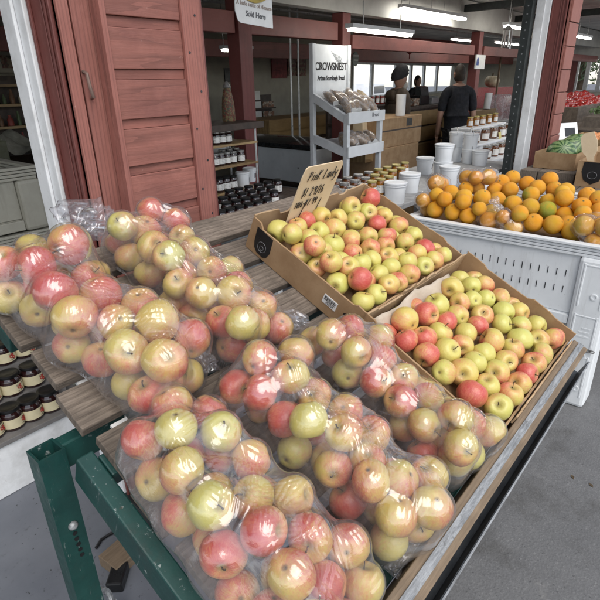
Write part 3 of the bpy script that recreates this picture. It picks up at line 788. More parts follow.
# ---------------- loose apples in the boxes
A_=picks('270,308,50,g 312,270,42,p 362,248,42,r 427,228,45,p 500,225,42,y 418,295,45,g 490,285,48,p 370,330,48,g 475,355,50,g 330,370,50,p 428,405,45,g 515,420,45,g 240,345,38,g 300,405,48,p 395,440,48,p 365,485,42,p 463,505,52,g 520,478,45,p',230,170,4.615)
B_=picks('50,180,45,g 137,138,48,r 130,203,40,g 203,215,35,p 70,235,42,g 165,240,38,r 143,268,45,r 55,272,42,p 272,260,40,y 250,280,42,g 50,328,46,p 130,315,38,g 220,318,42,p 345,315,42,g 300,340,36,g 138,368,45,y 212,360,36,p 292,372,44,p 405,362,42,r 362,388,38,y 68,392,40,r 225,410,42,p 155,425,38,g 20,420,36,g 468,400,34,g 430,420,36,p 305,428,44,g 97,450,42,g 382,448,36,g 240,470,42,g 325,485,45,y 180,490,46,g 25,480,40,p 120,515,48,p 60,535,52,r 270,523,35,p 212,550,45,y 165,575,40,g 90,598,52,g',340,170,4.615)
C_=picks('518,180,50,y 450,255,52,g 545,242,45,p 305,340,60,y 393,312,55,r 490,335,45,r 550,305,48,g 468,390,52,g 570,382,45,g 390,410,52,r 318,435,46,r 500,475,58,g 560,450,48,p 418,505,55,r 520,570,62,y',340,250,4.615)
D_=picks('10,172,25,g 60,160,42,p 70,230,42,g 18,240,35,g 140,222,38,g 55,300,48,y 145,290,48,g 225,285,42,p 150,340,42,g 40,360,42,r 230,350,42,g 300,350,38,g 135,378,38,r 225,415,55,g 373,412,42,p 323,420,44,y 105,430,55,p 205,465,50,y 62,478,50,g 310,485,50,g 160,505,52,y 285,520,52,p 15,545,42,g 255,560,45,r 110,560,55,p 210,590,45,p',470,250,4.615)
E_=picks('375,50,28,y 282,65,30,g 340,82,30,g 410,90,30,y 430,68,27,g 395,112,27,r 247,105,31,g 312,120,33,p 197,122,37,y 372,138,33,p 288,155,32,g 243,168,38,r 350,177,32,p 315,208,36,g 165,135,24,g 232,45,32,p',380,330,2.727)
def merge(lists,tol=9):
    out=[]
    for l in lists:
        for p in l:
            if all(math.hypot(p[0]-q[0],p[1]-q[1])>tol for q in out): out.append(p)
    return out
def box_apples(pk,lo,hi,nz,boxname,group):
    P=[];R=[]
    for px,py,r,c,l in pk:
        q=on_table(px,py,nz); r_=r/F*depth_of(TM@q)
        r_=min(.0340,max(.0290,r_*1.11)); P.append(q); R.append(r_)
    R=np.array(R)
    P=relax(P,R,.045,80,lo=lo,hi=hi)
    P=list(map(tuple,P)); R=list(R); pk=list(pk); y_=lo[1]+.03
    while y_<hi[1]-.028:
        x_=lo[0]+.03
        while x_<hi[0]-.028:
            q=np.array((x_,y_,nz-.022)); dd=[np.linalg.norm(q-np.array(p)) for p in P]
            if min(dd)>.0495: P.append(tuple(q)); R.append(.030); pk.append((0,0,0,random.choice('gypg'),'m'))
            x_+=.012
        y_+=.012
    P=relax(P,np.array(R),.030,25,lo=lo,hi=hi); R=np.array(R)
    lab=rows_label(P,.030)
    for i,(px,py,r,c,l) in enumerate(pk):
        row,k=lab[i]
        put_apple(TM@Vector(P[i]),R[i],c,'%s apple in the %s, %s row up, %s from left'%(CN[c],boxname,ORD[row],ORD[k]),group)
    return P,R
box_apples(merge([A_,B_]),(BX0+.006,.014),(BX1-.006,.406),.088,'carton with the price card','loose apples in the carton with the price card')
box_apples(merge([C_,D_,E_]),(BX0-.008,-.372),(BX1,-.006),.082,'carton at the table lip','loose apples in the carton at the table lip')

# ---------------- bags
def poly_sd(poly,X,Y):
    '''signed distance to a closed polygon, positive inside'''
    n_=len(poly); d=np.full(X.shape,9.); ins=np.zeros(X.shape,bool)
    for i in range(n_):
        x1,y1=poly[i]; x2,y2=poly[(i+1)%n_]; ex,ey=x2-x1,y2-y1
        u=np.clip(((X-x1)*ex+(Y-y1)*ey)/(ex*ex+ey*ey),0,1); d=np.minimum(d,np.hypot(X-x1-u*ex,Y-y1-u*ey))
        c=((y1>Y)!=(y2>Y))&(X<(x2-x1)*(Y-y1)/(y2-y1+1e-12)+x1); ins^=c
    return np.where(ins,d,-d)
def smooth_poly(p):
    for _ in range(2):
        q=[]
        for i in range(len(p)):
            a=np.array(p[i]); b=np.array(p[(i+1)%len(p)]); q+= [tuple(a*.75+b*.25),tuple(a*.25+b*.75)]
        p=q
    return p
def bag(label,pk,seed,name,outline,extra=(),tails=()):
    poly=[on_table(a,b,.040)[:2] for a,b in outline]; poly=smooth_poly([(q[0],q[1]) for q in poly])
    r_=random.Random(seed); g_=np.random.default_rng(seed)
    P=[];R=[];C=[]
    for px,py,r,c,l in pk:
        n_={'h':.108,'m':.080,'l':.042}[l]
        q=on_table(px,py,n_); rr=r/F*depth_of(TM@q); rr=min(.045,max(.034,rr*1.09)); P.append(q); R.append(rr); C.append(c)
    def settle(P,iters,k0=.10):
        P=np.array(P,float); Rr=np.array(R); P0=P.copy()
        for it in range(iters):
            d=P[:,None,:]-P[None,:,:]; L=np.linalg.norm(d,axis=2)+1e-9
            ov=np.clip((Rr[:,None]+Rr[None,:])*.95-L,0,None); np.fill_diagonal(ov,0)
            P+=(d/L[:,:,None]*ov[:,:,None]*.30).sum(1)
            P[:,:2]+=(P0-P)[:,:2]*k0; P[:,2]+=(P0-P)[:,2]*.03
            P[:,2]=np.clip(P[:,2],Rr*.93,.128)
            e=.002; sd=poly_sd(poly,P[:,0],P[:,1]); gx=(poly_sd(poly,P[:,0]+e,P[:,1])-sd)/e; gy=(poly_sd(poly,P[:,0],P[:,1]+e)-sd)/e
            need=np.clip(Rr*.86-sd,0,.02); P[:,0]+=gx*need*.6; P[:,1]+=gy*need*.6
        return P
    P=settle(P,110)
    # fruit of the hidden lower layer
    xs0,ts0=P[:,0].min(),P[:,1].min(); P=list(map(tuple,P)); nvis=len(P)
    xs1=max(p[0] for p in P); ts1=max(p[1] for p in P); k=0
    t_=ts0
    while t_<ts1:
        x_=xs0+(.032 if k%2 else 0)
        while x_<xs1:
            q=np.array((x_,t_,.037)); dd=[np.linalg.norm(q-np.array(p)) for p in P]; d2=sorted(math.hypot(x_-p[0],t_-p[1]) for p in P)
            if min(dd)>.0535 and poly_sd(poly,np.array([x_]),np.array([t_]))[0]>.029:
                P.append(tuple(q)); R.append(.034); C.append(r_.choice('ypro'))
            x_+=.022
        t_+=.026; k+=1
    for nz_,md in ((.080,.0560),):
        t_=ts0
        while t_<ts1:
            x_=xs0
            while x_<xs1:
                q=np.array((x_,t_,nz_)); dd=[np.linalg.norm(q-np.array(p)) for p in P]
                if min(dd)>md and poly_sd(poly,np.array([x_]),np.array([t_]))[0]>.034:
                    P.append(tuple(q)); R.append(.034); C.append(r_.choice('ypog'))
                x_+=.016
            t_+=.016
    P=settle(P,40,.25); R=np.array(R)
    lab=rows_label(P,.034)
    for i in range(len(P)):
        row,k=lab[i]
        put_apple(TM@Vector(P[i]),R[i],C[i],'%s apple in the %s, %s row up, %s from left'%(CN[C[i]],name,ORD[row],ORD[k]),'apples in the '+name)
    # film pulled taut over the fruit: an obstacle problem on a grid of the table plane
    hh=.0017; m=.045
    xa,xb=P[:,0].min()-m-.03,P[:,0].max()+m+.03; ta,tb=P[:,1].min()-m-.03,P[:,1].max()+m+.03
    nx=int((xb-xa)/hh); ny=int((tb-ta)/hh)
    X,Y=np.meshgrid(xa+np.arange(nx)*hh,ta+np.arange(ny)*hh,indexing='ij')
    obs=np.full(X.shape,.0015); kk=.011; acc=np.zeros(X.shape); near=np.full(X.shape,9.)
    for p,rr in zip(P,R):
        d2=(X-p[0])**2+(Y-p[1])**2; Rr=rr+.0022
        k=d2<Rr*Rr; obs[k]=np.maximum(obs[k],p[2]+np.sqrt(Rr*Rr-d2[k]))
        dd=np.sqrt(d2)-rr; near=np.minimum(near,dd); acc+=np.exp(-dd/kk)
    for (x1,t1,x2,t2,w_) in extra:            # loose film beyond the fruit
        dx,dt=x2-x1,t2-t1; L2=dx*dx+dt*dt; u=np.clip(((X-x1)*dx+(Y-t1)*dt)/L2,0,1)
        d=np.hypot(X-x1-u*dx,Y-t1-u*dt); acc+=np.exp(-(d-w_*(1-.35*u))/kk)
        obs=np.where(d<w_*(1-.35*u)*.75,np.maximum(obs,.012+.012*np.sin(X*170+Y*60)*np.sin(Y*140-X*90)),obs)
    sm=-kk*np.log(acc+1e-30)
    nzz=sum(a*np.sin(X*kx+Y*ky+ph) for a,kx,ky,ph in [(g_.uniform(.0004,.0012),g_.uniform(-110,110),g_.uniform(-110,110),g_.uniform(0,6)) for _ in range(9)])
    sdp=poly_sd(poly,X,Y); sdp_x=np.full(X.shape,-9.)
    for (x1,t1,x2,t2,w_) in extra:
        dx,dt=x2-x1,t2-t1; u=np.clip(((X-x1)*dx+(Y-t1)*dt)/(dx*dx+dt*dt),0,1); e_=w_*(1-.35*u)-np.hypot(X-x1-u*dx,Y-t1-u*dt); sdp=np.maximum(sdp,e_); sdp_x=np.maximum(sdp_x,e_)
    sdp=np.maximum(np.maximum(.0045-sm,sdp_x),.0030-near); inside=sdp>0; B=np.where(sdp_x>.0045-sm,.010,.034)
    # film bridges between neighbouring fruit: rolling-ball closing of the obstacle (coarse grid is enough)
    st_=3; oc_=np.where(inside,obs,.0015)[::st_,::st_]; hs_=hh*st_; K=int(.075/hs_); RB=.15
    pad=np.pad(oc_,K,constant_values=.0015); dil=np.full(oc_.shape,-1.)
    offs=[(i,j,((i*hs_)**2+(j*hs_)**2)/(2*RB)) for i in range(-K,K+1) for j in range(-K,K+1) if i*i+j*j<=K*K]
    for i,j,d in offs: dil=np.maximum(dil,pad[K+i:K+i+oc_.shape[0],K+j:K+j+oc_.shape[1]]-d)
    pad=np.pad(dil,K,mode='edge'); ero=np.full(oc_.shape,9.)
    for i,j,d in offs: ero=np.minimum(ero,pad[K+i:K+i+oc_.shape[0],K+j:K+j+oc_.shape[1]]+d)
    ui=np.clip(np.arange(nx)/st_,0,oc_.shape[0]-1.001); uj=np.clip(np.arange(ny)/st_,0,oc_.shape[1]-1.001)
    i0=ui.astype(int); j0=uj.astype(int); fi=(ui-i0)[:,None]; fj=(uj-j0)[None,:]
    cl=(ero[np.ix_(i0,j0)]*(1-fi)*(1-fj)+ero[np.ix_(i0+1,j0)]*fi*(1-fj)+ero[np.ix_(i0,j0+1)]*(1-fi)*fj+ero[np.ix_(i0+1,j0+1)]*fi*fj)
    sag=.003+.004*sum(np.sin(X*kx+Y*ky+ph) for kx,ky,ph in [(g_.uniform(-70,70),g_.uniform(-70,70),g_.uniform(0,6)) for _ in range(4)])/2
    edge=np.clip(sdp/.022,0,1); edge=edge*edge*(3-2*edge)
    taut=np.maximum(obs,np.where(inside,(cl-np.clip(sag,.0,.007)-B)*edge+B,B))
    h=np.where(inside,np.maximum(taut,B),B)
    pinned=~inside
    for lev in range(260):
        a=.25*(np.roll(h,1,0)+np.roll(h,-1,0)+np.roll(h,1,1)+np.roll(h,-1,1))
        h=np.where(pinned,B,np.maximum(np.maximum(obs,taut if lev<150 else obs),a))
        h[0,:]=B[0,:]; h[-1,:]=B[-1,:]; h[:,0]=B[:,0]; h[:,-1]=B[:,-1]
    # tension creases: fans of fine parallel ridges
    free=np.clip((h-obs)/.004,0,1)
    cre=np.zeros(X.shape)
    nf=75
    for q in range(nf):
        i=r_.randrange(len(P)); a=r_.uniform(0,2*PI) if r_.random()<.5 else r_.choice((1.25,-1.9,.3,-2.8))+r_.uniform(-.35,.35)
        ca,sa=math.cos(a),math.sin(a); ox=P[i,0]+ca*R[i]*r_.uniform(.1,.9); oy=P[i,1]+sa*R[i]*r_.uniform(.1,.9)
        L=r_.uniform(.05,.12); W=r_.uniform(.008,.022); lam=r_.uniform(.0065,.0115); A=r_.uniform(.0007,.0017); sp=r_.uniform(-.35,.6)
        u=(X-ox)*ca+(Y-oy)*sa; v=-(X-ox)*sa+(Y-oy)*ca
        vv=v/(1+sp*np.clip(u/L,0,1.5)); U=u/L
        env=np.clip(U*5,0,1)*np.clip((1-U)*2.2,0,1)*np.exp(-(vv/W)**2)
        cre+=A*env*(np.abs(np.cos(PI*vv/lam))**.7*2-1)
    for q in range(14):                         # long single folds from apple to apple
        i=r_.randrange(nvis); j=r_.randrange(nvis)
        dx,dt=P[j,0]-P[i,0],P[j,1]-P[i,1]; L=math.hypot(dx,dt)
        if L<.04 or L>.17: continue
        u=((X-P[i,0])*dx+(Y-P[i,1])*dt)/L/L; v=(-(X-P[i,0])*dt+(Y-P[i,1])*dx)/L
        cre+=.0026*np.exp(-(v/.0028)**2)*np.clip(u*6,0,1)*np.clip((1-u)*6,0,1)
    wob=sum(a*np.sin(X*kx+Y*ky+ph) for a,kx,ky,ph in [(g_.uniform(.0004,.0011),g_.uniform(-150,150),g_.uniform(-150,150),g_.uniform(0,6)) for _ in range(10)])
    gx,gy=np.gradient(h,hh); cre=cre/(1+(gx*gx+gy*gy)*1.2); cre*=np.clip((sdp-.006)/.025,0,1)
    h=h+np.where(inside,(cre+wob*free+np.abs(cre)*.3)*edge+.0006,0)
    h=np.maximum(h,np.where(inside,obs+.0003,0)); h=np.where(inside,h,B)
    vid=-np.ones(X.shape,int); keep=inside.copy()
    keep[1:,:]|=inside[:-1,:]; keep[:-1,:]|=inside[1:,:]; keep[:,1:]|=inside[:,:-1]; keep[:,:-1]|=inside[:,1:]
    vid[keep]=np.arange(keep.sum())
    ggx,ggy=np.gradient(sdp,hh); g2_=ggx*ggx+ggy*ggy+.05; mv=keep&~inside
    Xm=np.where(mv,X-np.clip(sdp*ggx/g2_,-hh*1.5,hh*1.5),X); Ym=np.where(mv,Y-np.clip(sdp*ggy/g2_,-hh*1.5,hh*1.5),Y)
    V=np.stack([Xm[keep],Ym[keep],h[keep]],1)
    e1=1-np.clip(sdp/.034,0,1); hbt=np.where(inside,B-(B-.0012)*np.sqrt(np.clip(1-e1*e1,0,1)),B)
    V2=np.stack([Xm[keep],Ym[keep],hbt[keep]],1); nV=len(V)
    q=np.stack([vid[:-1,:-1],vid[1:,:-1],vid[1:,1:],vid[:-1,1:]],2).reshape(-1,4); q=q[(q>=0).all(1)]
    q=np.concatenate([q,q[:,::-1]+nV]); V=np.concatenate([V,V2])
    root=thing('apple_bag',label,'plastic bag',tw(0,0,0),TROT,group='clear bags of apples on the slats')
    me=bpy.data.meshes.new('film'); me.from_pydata(V.tolist(),[],q.tolist()); me.update(); me.polygons.foreach_set('use_smooth',[True]*len(me.polygons)); me.materials.append(M_film)
    at_=me.attributes.new('loose','FLOAT','POINT'); at_.data.foreach_set('value',np.concatenate([np.clip((h[keep]-np.maximum(obs[keep],B[keep])-.003)/.018,0,1),np.zeros(nV)]).astype(np.float32))
    o=bpy.data.objects.new('film',me); COL.objects.link(o); o.parent=root
    for (pts,rads,sd) in tails:
        crumple(pts,rads,sd,root)
    return root
def crumple(pts,rads,seed,parent,name='gathered_end',m=None):
    """a gathered, crumpled length of film along pts (table coordinates)"""
    g_=np.random.default_rng(seed); nu,nv=60,56; pts=[Vector(p) for p in pts]; vs=[];fs=[]
    ph=g_.uniform(0,6,8)
    for i in range(nu+1):
        u=i/nu*(len(pts)-1); k=min(int(u),len(pts)-2); f=u-k
        c=pts[k].lerp(pts[k+1],f); rr=rads[k]*(1-f)+rads[k+1]*f
        d=(pts[k+1]-pts[k]).normalized(); x=d.cross(Vector((0,0,1))).normalized(); y=x.cross(d)
        for j in range(nv):
            a=2*PI*j/nv
            w_=1+.17*math.sin(4*a+ph[0]+u*1.5)+.09*math.sin(9*a+ph[1]-u*3)+.05*math.sin(14*a+ph[2]+u*6)+.10*math.sin(u*7+ph[3]+2*a)+.06*math.sin(u*15+3*a+ph[4])
            p=c+x*math.cos(a)*rr*w_*1.25+y*math.sin(a)*rr*w_*.7
            p.z=max(p.z,.0012); vs.append(p)
    for i in range(nu):
        for j in range(nv): fs.append((i*nv+j,i*nv+(j+1)%nv,(i+1)*nv+(j+1)%nv,(i+1)*nv+j))
    return MB().add(vs,fs).build(name,m or M_filmtail,parent,smooth=False) if False else smoothbuild(vs,fs,name,m or M_filmtail,parent)
def smoothbuild(vs,fs,name,m,parent):
    me=bpy.data.meshes.new(name); me.from_pydata([tuple(v) for v in vs],[],fs); me.update(); me.polygons.foreach_set('use_smooth',[True]*len(me.polygons)); me.materials.append(m)
    o=bpy.data.objects.new(name,me); COL.objects.link(o); o.parent=parent; return o
def tp(px,py,n): q=on_table(px,py,n); return (q.x,q.y,q.z)
bagA=picks('20,235,75,o 160,155,75,p 350,165,95,o,h 195,250,95,r,h 435,270,75,o 45,370,75,y,l 175,470,75,y,l 280,365,100,r,h 345,505,105,y,h 505,390,100,o 560,520,80,y,h',0,220,5)+picks('195,45,90,o 265,150,105,y,h 90,265,110,y,h 300,330,105,p,h 445,210,95,o 430,370,90,p,l 200,480,100,r,m 150,390,70,y,l',100,300,5)
bagB=picks('160,205,68,g 350,105,60,o 310,170,75,p 370,260,78,p,h 250,300,68,y,l 390,370,68,g,h 480,135,60,o 510,225,60,y 330,400,60,p,l 490,405,60,y,h 560,320,75,p 440,540,60,y,l',80,195,5)+picks('30,75,50,y 160,95,65,p 235,70,45,g 290,150,68,r 85,215,75,y,h 240,215,85,y,h 195,340,78,r,h 375,250,60,y,l 350,345,82,y,h 265,465,85,g,h 480,365,75,r,l 70,320,45,y,l',180,255,5)
bagC=picks('310,120,75,o 495,170,50,r,l 100,310,80,o 315,265,100,g,h 555,260,90,g,h 230,480,75,y,l 360,450,105,p,h 560,370,70,o,l',110,380,5)+picks('255,130,115,g,h 480,90,90,p 100,190,60,p,l 265,410,85,r 495,280,115,r,h 400,560,100,p,l',160,480,5)+picks('110,500,110,y,h 120,90,95,y 225,285,110,r,h 390,370,85,p 310,530,100,r 500,540,75,y,l 420,640,80,r,l 240,700,90,y 60,660,90,r,m',265,480,5)
bagD=picks('265,185,85,r,h 130,285,80,r 455,120,85,y 225,385,85,r 395,270,80,y,h 345,460,75,r 490,490,88,g,h 520,310,55,g,l',205,330,5)+picks('290,145,90,y,h 325,15,75,p 455,130,80,p 245,320,85,p 420,265,85,p 400,460,95,p,h 70,185,50,g,l',280,410,5)+picks('280,120,85,y,h 430,100,75,y 255,320,100,y,h 400,270,100,y,h 250,440,70,g,l 530,165,65,r,l',340,460,5)
bagE=picks('205,185,65,y,h 300,155,60,r 90,200,40,p,l 320,260,65,y,h 460,310,70,o 385,455,65,o 490,540,65,o 270,390,50,y,l 440,210,55,p',290,300,5)+picks('170,190,70,p 285,320,75,y,h 115,385,85,y 340,455,80,y,h 400,345,70,p 500,370,65,y 200,470,50,r,l 310,570,55,y,l 425,490,50,g,l 60,120,70,p',390,360,5)
OA=[(-30,238),(0,236),(35,232),(75,240),(100,262),(125,288),(165,308),(195,325),(208,345),(206,375),(188,395),(165,412),(148,422),(128,408),(112,388),(95,372),(70,360),(45,345),(25,318),(5,302),(-30,300)]
OB=[(98,238),(108,222),(140,202),(168,212),(195,240),(228,262),(255,285),(288,318),(292,335),(278,345),(250,352),(238,364),(225,360),(200,335),(182,322),(160,305),(148,285),(118,262)]
OC=[(118,435),(130,415),(155,395),(190,388),(215,400),(240,425),(270,455),(300,490),(330,520),(350,550),(375,575),(385,610),(370,660),(300,720),(235,640),(200,575),(180,550),(150,505),(125,470)]
OD=[(215,378),(240,352),(275,340),(300,345),(320,372),(345,390),(370,415),(400,440),(430,478),(440,500),(436,530),(420,548),(395,560),(380,555),(355,525),(330,500),(300,475),(275,445),(250,425),(222,405)]
OE=[(298,350),(302,330),(335,312),(360,325),(385,340),(415,360),(440,385),(470,395),(495,425),(500,440),(480,465),(455,480),(440,488),(425,470),(400,438),(375,412),(350,390),(325,372)]
bag('clear bag of large red and yellow apples on the slats above the jam jars',bagA,11,'bag above the jam jars',OA,extra=[(tp(20,240,.02)[0],tp(20,240,.02)[1],tp(-40,235,.02)[0],tp(-40,235,.02)[1],.07)],
    tails=[([tp(198,352,.03),tp(208,362,.012),tp(212,372,.006)],[.012,.016,.010],5)])
bag('clear bag of apples beside the shutter door with its loose end crumpled',bagB,12,'bag beside the shutter door',OB,
    tails=[([tp(108,228,.03),tp(95,222,.03),tp(82,216,.035),tp(70,226,.03)],[.035,.045,.05,.03],6),([tp(285,325,.02),tp(293,318,.01),tp(308,322,.006)],[.018,.02,.012],8)])
bag('nearest clear bag of apples, above the green frame rail',bagC,13,'nearest bag',OC)
bag('clear bag of apples in the middle, its knotted end at the lip',bagD,14,'middle bag with the knotted end',OD,
    tails=[([tp(408,542,.03),tp(406,552,.012),tp(398,563,.008),tp(392,574,.006)],[.014,.010,.007,.010],7)])
bag('clear bag of apples lying against the carton at the table lip',bagE,15,'bag against the carton',OE)

# ---------------- price card
GLY={'P':[[(0,0),(.02,.5),(.05,1)],[(-.05,.9),(.2,1.02),(.38,.88),(.3,.62),(.05,.5)]],'i':[[(.1,0),(.12,.6)],[(.13,.82),(.15,.86)]],'n':[[(0,0),(.03,.6)],[(.02,.45),(.18,.6),(.3,.5),(.3,0)]],
'K':[[(0,0),(.05,1)],[(.4,1),(.03,.45),(.42,0)]],'L':[[(.06,1),(0,.02),(.4,.06)]],'a':[[(.35,.55),(.15,.6),(0,.35),(.05,.05),(.22,.05),(.35,.5)],[(.36,.6),(.36,.0)]],
'd':[[(.35,.5),(.15,.55),(0,.3),(.06,.03),(.24,.06),(.36,.45)],[(.40,1.05),(.36,.0)]],'y':[[(0,.6),(.1,.2),(.3,.3)],[(.36,.62),(.3,.1),(.15,-.35),(-.05,-.42)]],'$':[[(.35,.8),(.15,.9),(.02,.7),(.2,.5),(.35,.3),(.18,.08),(0,.2)],[(.22,1.08),(.16,-.12)]],
'1':[[(.08,1),(.05,0)]],'2':[[(0,.8),(.15,1),(.33,.8),(.2,.4),(0,0),(.4,.04)]],'9':[[(.33,.85),(.15,1),(0,.75),(.12,.5),(.32,.7),(.35,.95),(.3,0)]],'/':[[(.3,1.1),(0,-.15)]],'l':[[(.06,1),(.03,0)]],'b':[[(.04,1),(0,0)],[(.02,.4),(.2,.52),(.3,.28),(.2,.03),(.01,.08)]],
'0':[[(.18,1),(.0,.6),(.05,.1),(.2,0),(.34,.4),(.3,.9),(.18,1)]],'-':[[(0,.45),(.3,.47)]],'7':[[(0,.95),(.36,1),(.12,0)]],'.':[[(.05,0),(.07,.04)]],' ':[], 'u':[[(0,.6),(.05,.1),(.22,.05),(.32,.6)]]}
def scribe(b,text,x,z,h,adv=.5,r=.0011,y=-.0026,slant=.12):
    for ch in text:
        for s_ in GLY[ch]: b.tube([(x+(p[0]+p[1]*slant)*h*.9,y,z+p[1]*h) for p in s_],r,5)
        wd=max([p[0] for s_ in GLY[ch] for p in s_]+[.22]); x+=(wd+.20)*h*.9
    return x
# corner pixels of the card: top left (303,172) top right (337,171); foot in the apples
pc=thing('price_card','brown cardboard price card handwritten Pink Lady stuck in the apples','price sign')
tl=on_table(302,170,.205); trr=on_table(338,171,.205); bl=on_table(281,226,.085)
A0=TM@Vector((BX0+.086,.366,.080))
# card frame: x to the right along the box back, z up along the card
wcard=.162; hcard=.180
pcx=(Vector((1,.0,0))).normalized()
pcz=(TM.to_3x3()@Vector((.25,-.02,1))).normalized(); pcz=(pcz-pcx*pcz.dot(pcx)).normalized(); pcy=pcz.cross(pcx)
pcm=Matrix((pcx,pcy,pcz)).transposed().to_4x4(); pcm.translation=A0
pc.matrix_world=pcm
poly=[(0,0),(wcard,0),(wcard+.002,hcard-.012),(wcard-.006,hcard-.001),(.010,hcard),(.002,hcard-.006),(-.002,hcard-.03)]
MB().prism(poly,.0035,Matrix.Translation((0,0,0))).build('card',M_sign,pc)
b=MB(); scribe(b,'PinK',.022,hcard-.044,.029); scribe(b,'Lady',.088,hcard-.045,.030); scribe(b,'$1.29/lb',.020,hcard-.092,.0265); x_=scribe(b,'10lb',.008,hcard-.126,.019); scribe(b,'-$7.99',x_,hcard-.126,.0215)
b.tube([(.050,-.0026,hcard-.112),(.040,-.0026,hcard-.185)],.0011,5); b.tube([(.118,-.0026,hcard-.112),(.110,-.0026,hcard-.182)],.0011,5)
b.build('handwriting',M_ink,pc)
# ================================================================== ORANGE BIN
ox=2.6; oy0=.317; oy1=1.42; oz=.868; ow=1.25
ob=thing('fruit_bin','scuffed white plastic harvest bin heaped with oranges','bin',(ox,oy0,0))
Lb=oy1-oy0
def bin_walls(root,w,l,h,m,feet=True,wall=.045,zb=.12,so=.18,sh_=.034,sp_=.085,pil=.115,sw_=.0032):
    """w along x, l along y; recessed slotted panels between corner pillars, stepped rim ribs"""
    for (x0,y0) in ((0,0),(w-pil,0),(0,l-pil),(w-pil,l-pil)):
        MB().box((x0,y0,0 if feet else zb),(x0+pil,y0+pil,h-.062)).build('corner_pillar',m,root,bevel=.018)
    for k in range(4):                                   # rim ribs
        z1=h-.0155*k*1.05; e=.000 if k==0 else .006+.002*k
        r=MB(); r.box((e,e,z1-.0135),(w-e,wall,z1)); r.box((e,l-wall,z1-.0135),(w-e,l-e,z1)); r.box((e,wall+.0005,z1-.0135),(wall,l-wall-.0005,z1)); r.box((w-wall,wall+.0005,z1-.0135),(w-e,l-wall-.0005,z1))
        r.build('rim_rib',m,root,bevel=.0025)
    for nm,a,b in (('side_panel',(.026,pil+.001,zb+.14),(wall,l-pil-.001,h-.063)),('side_panel',(w-wall,pil+.001,zb+.14),(w-.026,l-pil-.001,h-.063)),('end_panel',(pil+.001,.026,zb+.14),(w-pil-.001,wall,h-.063)),('end_panel',(pil+.001,l-wall,zb+.14),(w-pil-.001,l-.026,h-.063))):
        MB().box(a,b).build(nm,m,root,bevel=.003)
    MB().box((.03,.03,zb+.10),(w-.03,l-.03,zb+.138)).build('floor_panel',m,root)
    MB().box((.012,pil+.001,zb+.085),(.05,l-pil-.001,zb+.135)).build('lower_rail',m,root,bevel=.004)
    MB().box((pil+.001,.012,zb+.085),(w-pil-.001,.05,zb+.135)).build('lower_rail',m,root,bevel=.004)
    # fork skid
    MB().box((.01,l*.5-.09,0),(w-.01,l*.5+.09,zb+.084)).build('skid_foot',m,root,bevel=.01)
    # vent slots
    sl_=MB()
    n_=int((l-2*pil-.08)/.042)
    for row in range(2):
        for k in range(n_):
            y=pil+.05+k*.042; z=h-so-sp_*row
            sl_.box((.0235,y,z),(.0258,y+sw_,z+sh_))
    n2=int((w-2*pil-.08)/.042)
    for row in range(2):
        for k in range(n2):
            x=pil+.05+k*.042; z=h-so-sp_*row
            sl_.box((x,.0235,z),(x+sw_,.0258,z+sh_))
    sl_.build('vent_slots',M_black,root)['kind']='stuff'
bin_walls(ob,ow,Lb,oz,M_bin,pil=.155,zb=.36)
for z0_,z1_ in ((.06,.30),(.34,.52),(.56,.78)):
    MB().box((-.0028,.022,z0_),(.004,.030,z1_)).build('moulded_rib',M_bin,ob,bevel=.0015); MB().box((-.0028,.120,z0_),(.004,.128,z1_)).build('moulded_rib',M_bin,ob,bevel=.0015); MB().box((-.0022,.0305,z1_-.012),(.004,.1195,z1_-.005)).build('moulded_rib',M_bin,ob,bevel=.0015)
for k in range(3): MB().box((-.0015,.045,.40+.022*k),(.004,.105-.012*k,.408+.022*k)).build('moulded_mark',M_bin,ob)
for (yy,zz_) in ((.055,.30),(.06,.62),(.05,.11)):
    MB().lathe([(.016,0),(.016,.004),(.010,.0045),(.010,.002)],14,Matrix.Translation((-.0001,yy,zz_))@Matrix.Rotation(-PI/2,4,'Y')).build('moulded_boss',M_bin,ob,smooth=True)
# chain against the pillar
ch=MB(); cz=.335
for k in range(9):
    c=Vector((-.012,.015+.017*k,cz+.0015*abs(k-4)))
    pts=[c+Vector((.003*math.sin(t) if k%2 else .0,.012*math.cos(t),.006*math.sin(t))) for t in [2*PI*j/10 for j in range(10)]]
    ch.tube(pts,.0028,5,closed=True)
o=ch.build('chain',simple('dull_chain_steel',(.28,.27,.26),.45,metal=.6,var=.3),None,smooth=True,loc=(ox,oy0,0)); tag(o,'short dull steel chain on the corner of the orange bin','chain')
MB().box((.05,.05,.70),(ow-.05,oy1-oy0-.05,.735)).build('fruit_tray',M_card,ob)


def orange_mesh(seed):
    r_=random.Random(seed); nA,nP=24,16; vs=[(0,0,.94)];fs=[]; ph=r_.uniform(0,6); el=r_.uniform(.92,1.02)
    for i in range(1,nP):
        f=PI*i/nP
        for k in range(nA):
            a=2*PI*k/nA; rr=math.sin(f)*(1+.012*math.sin(3*a+ph)+.010*math.sin(5*f+ph)); z=el*math.cos(f)-.07*math.exp(-(f/.22)**2)
            vs.append((rr*math.cos(a),rr*math.sin(a),z))
    vs.append((0,0,-el))
    for k in range(nA): fs.append((0,1+k,1+(k+1)%nA))
    for i in range(nP-2):
        for k in range(nA):
            a=1+i*nA; k2=(k+1)%nA; fs.append((a+k,a+nA+k,a+nA+k2,a+k2))
    l=len(vs)-1; a=1+(nP-2)*nA
    for k in range(nA): fs.append((l,a+(k+1)%nA,a+k))
    me=bpy.data.meshes.new('orange'); me.from_pydata(vs,[],fs); me.update(); me.polygons.foreach_set('use_smooth',[True]*len(me.polygons)); me.materials.append(M_orange); return me
OM=[orange_mesh(s) for s in range(6)]
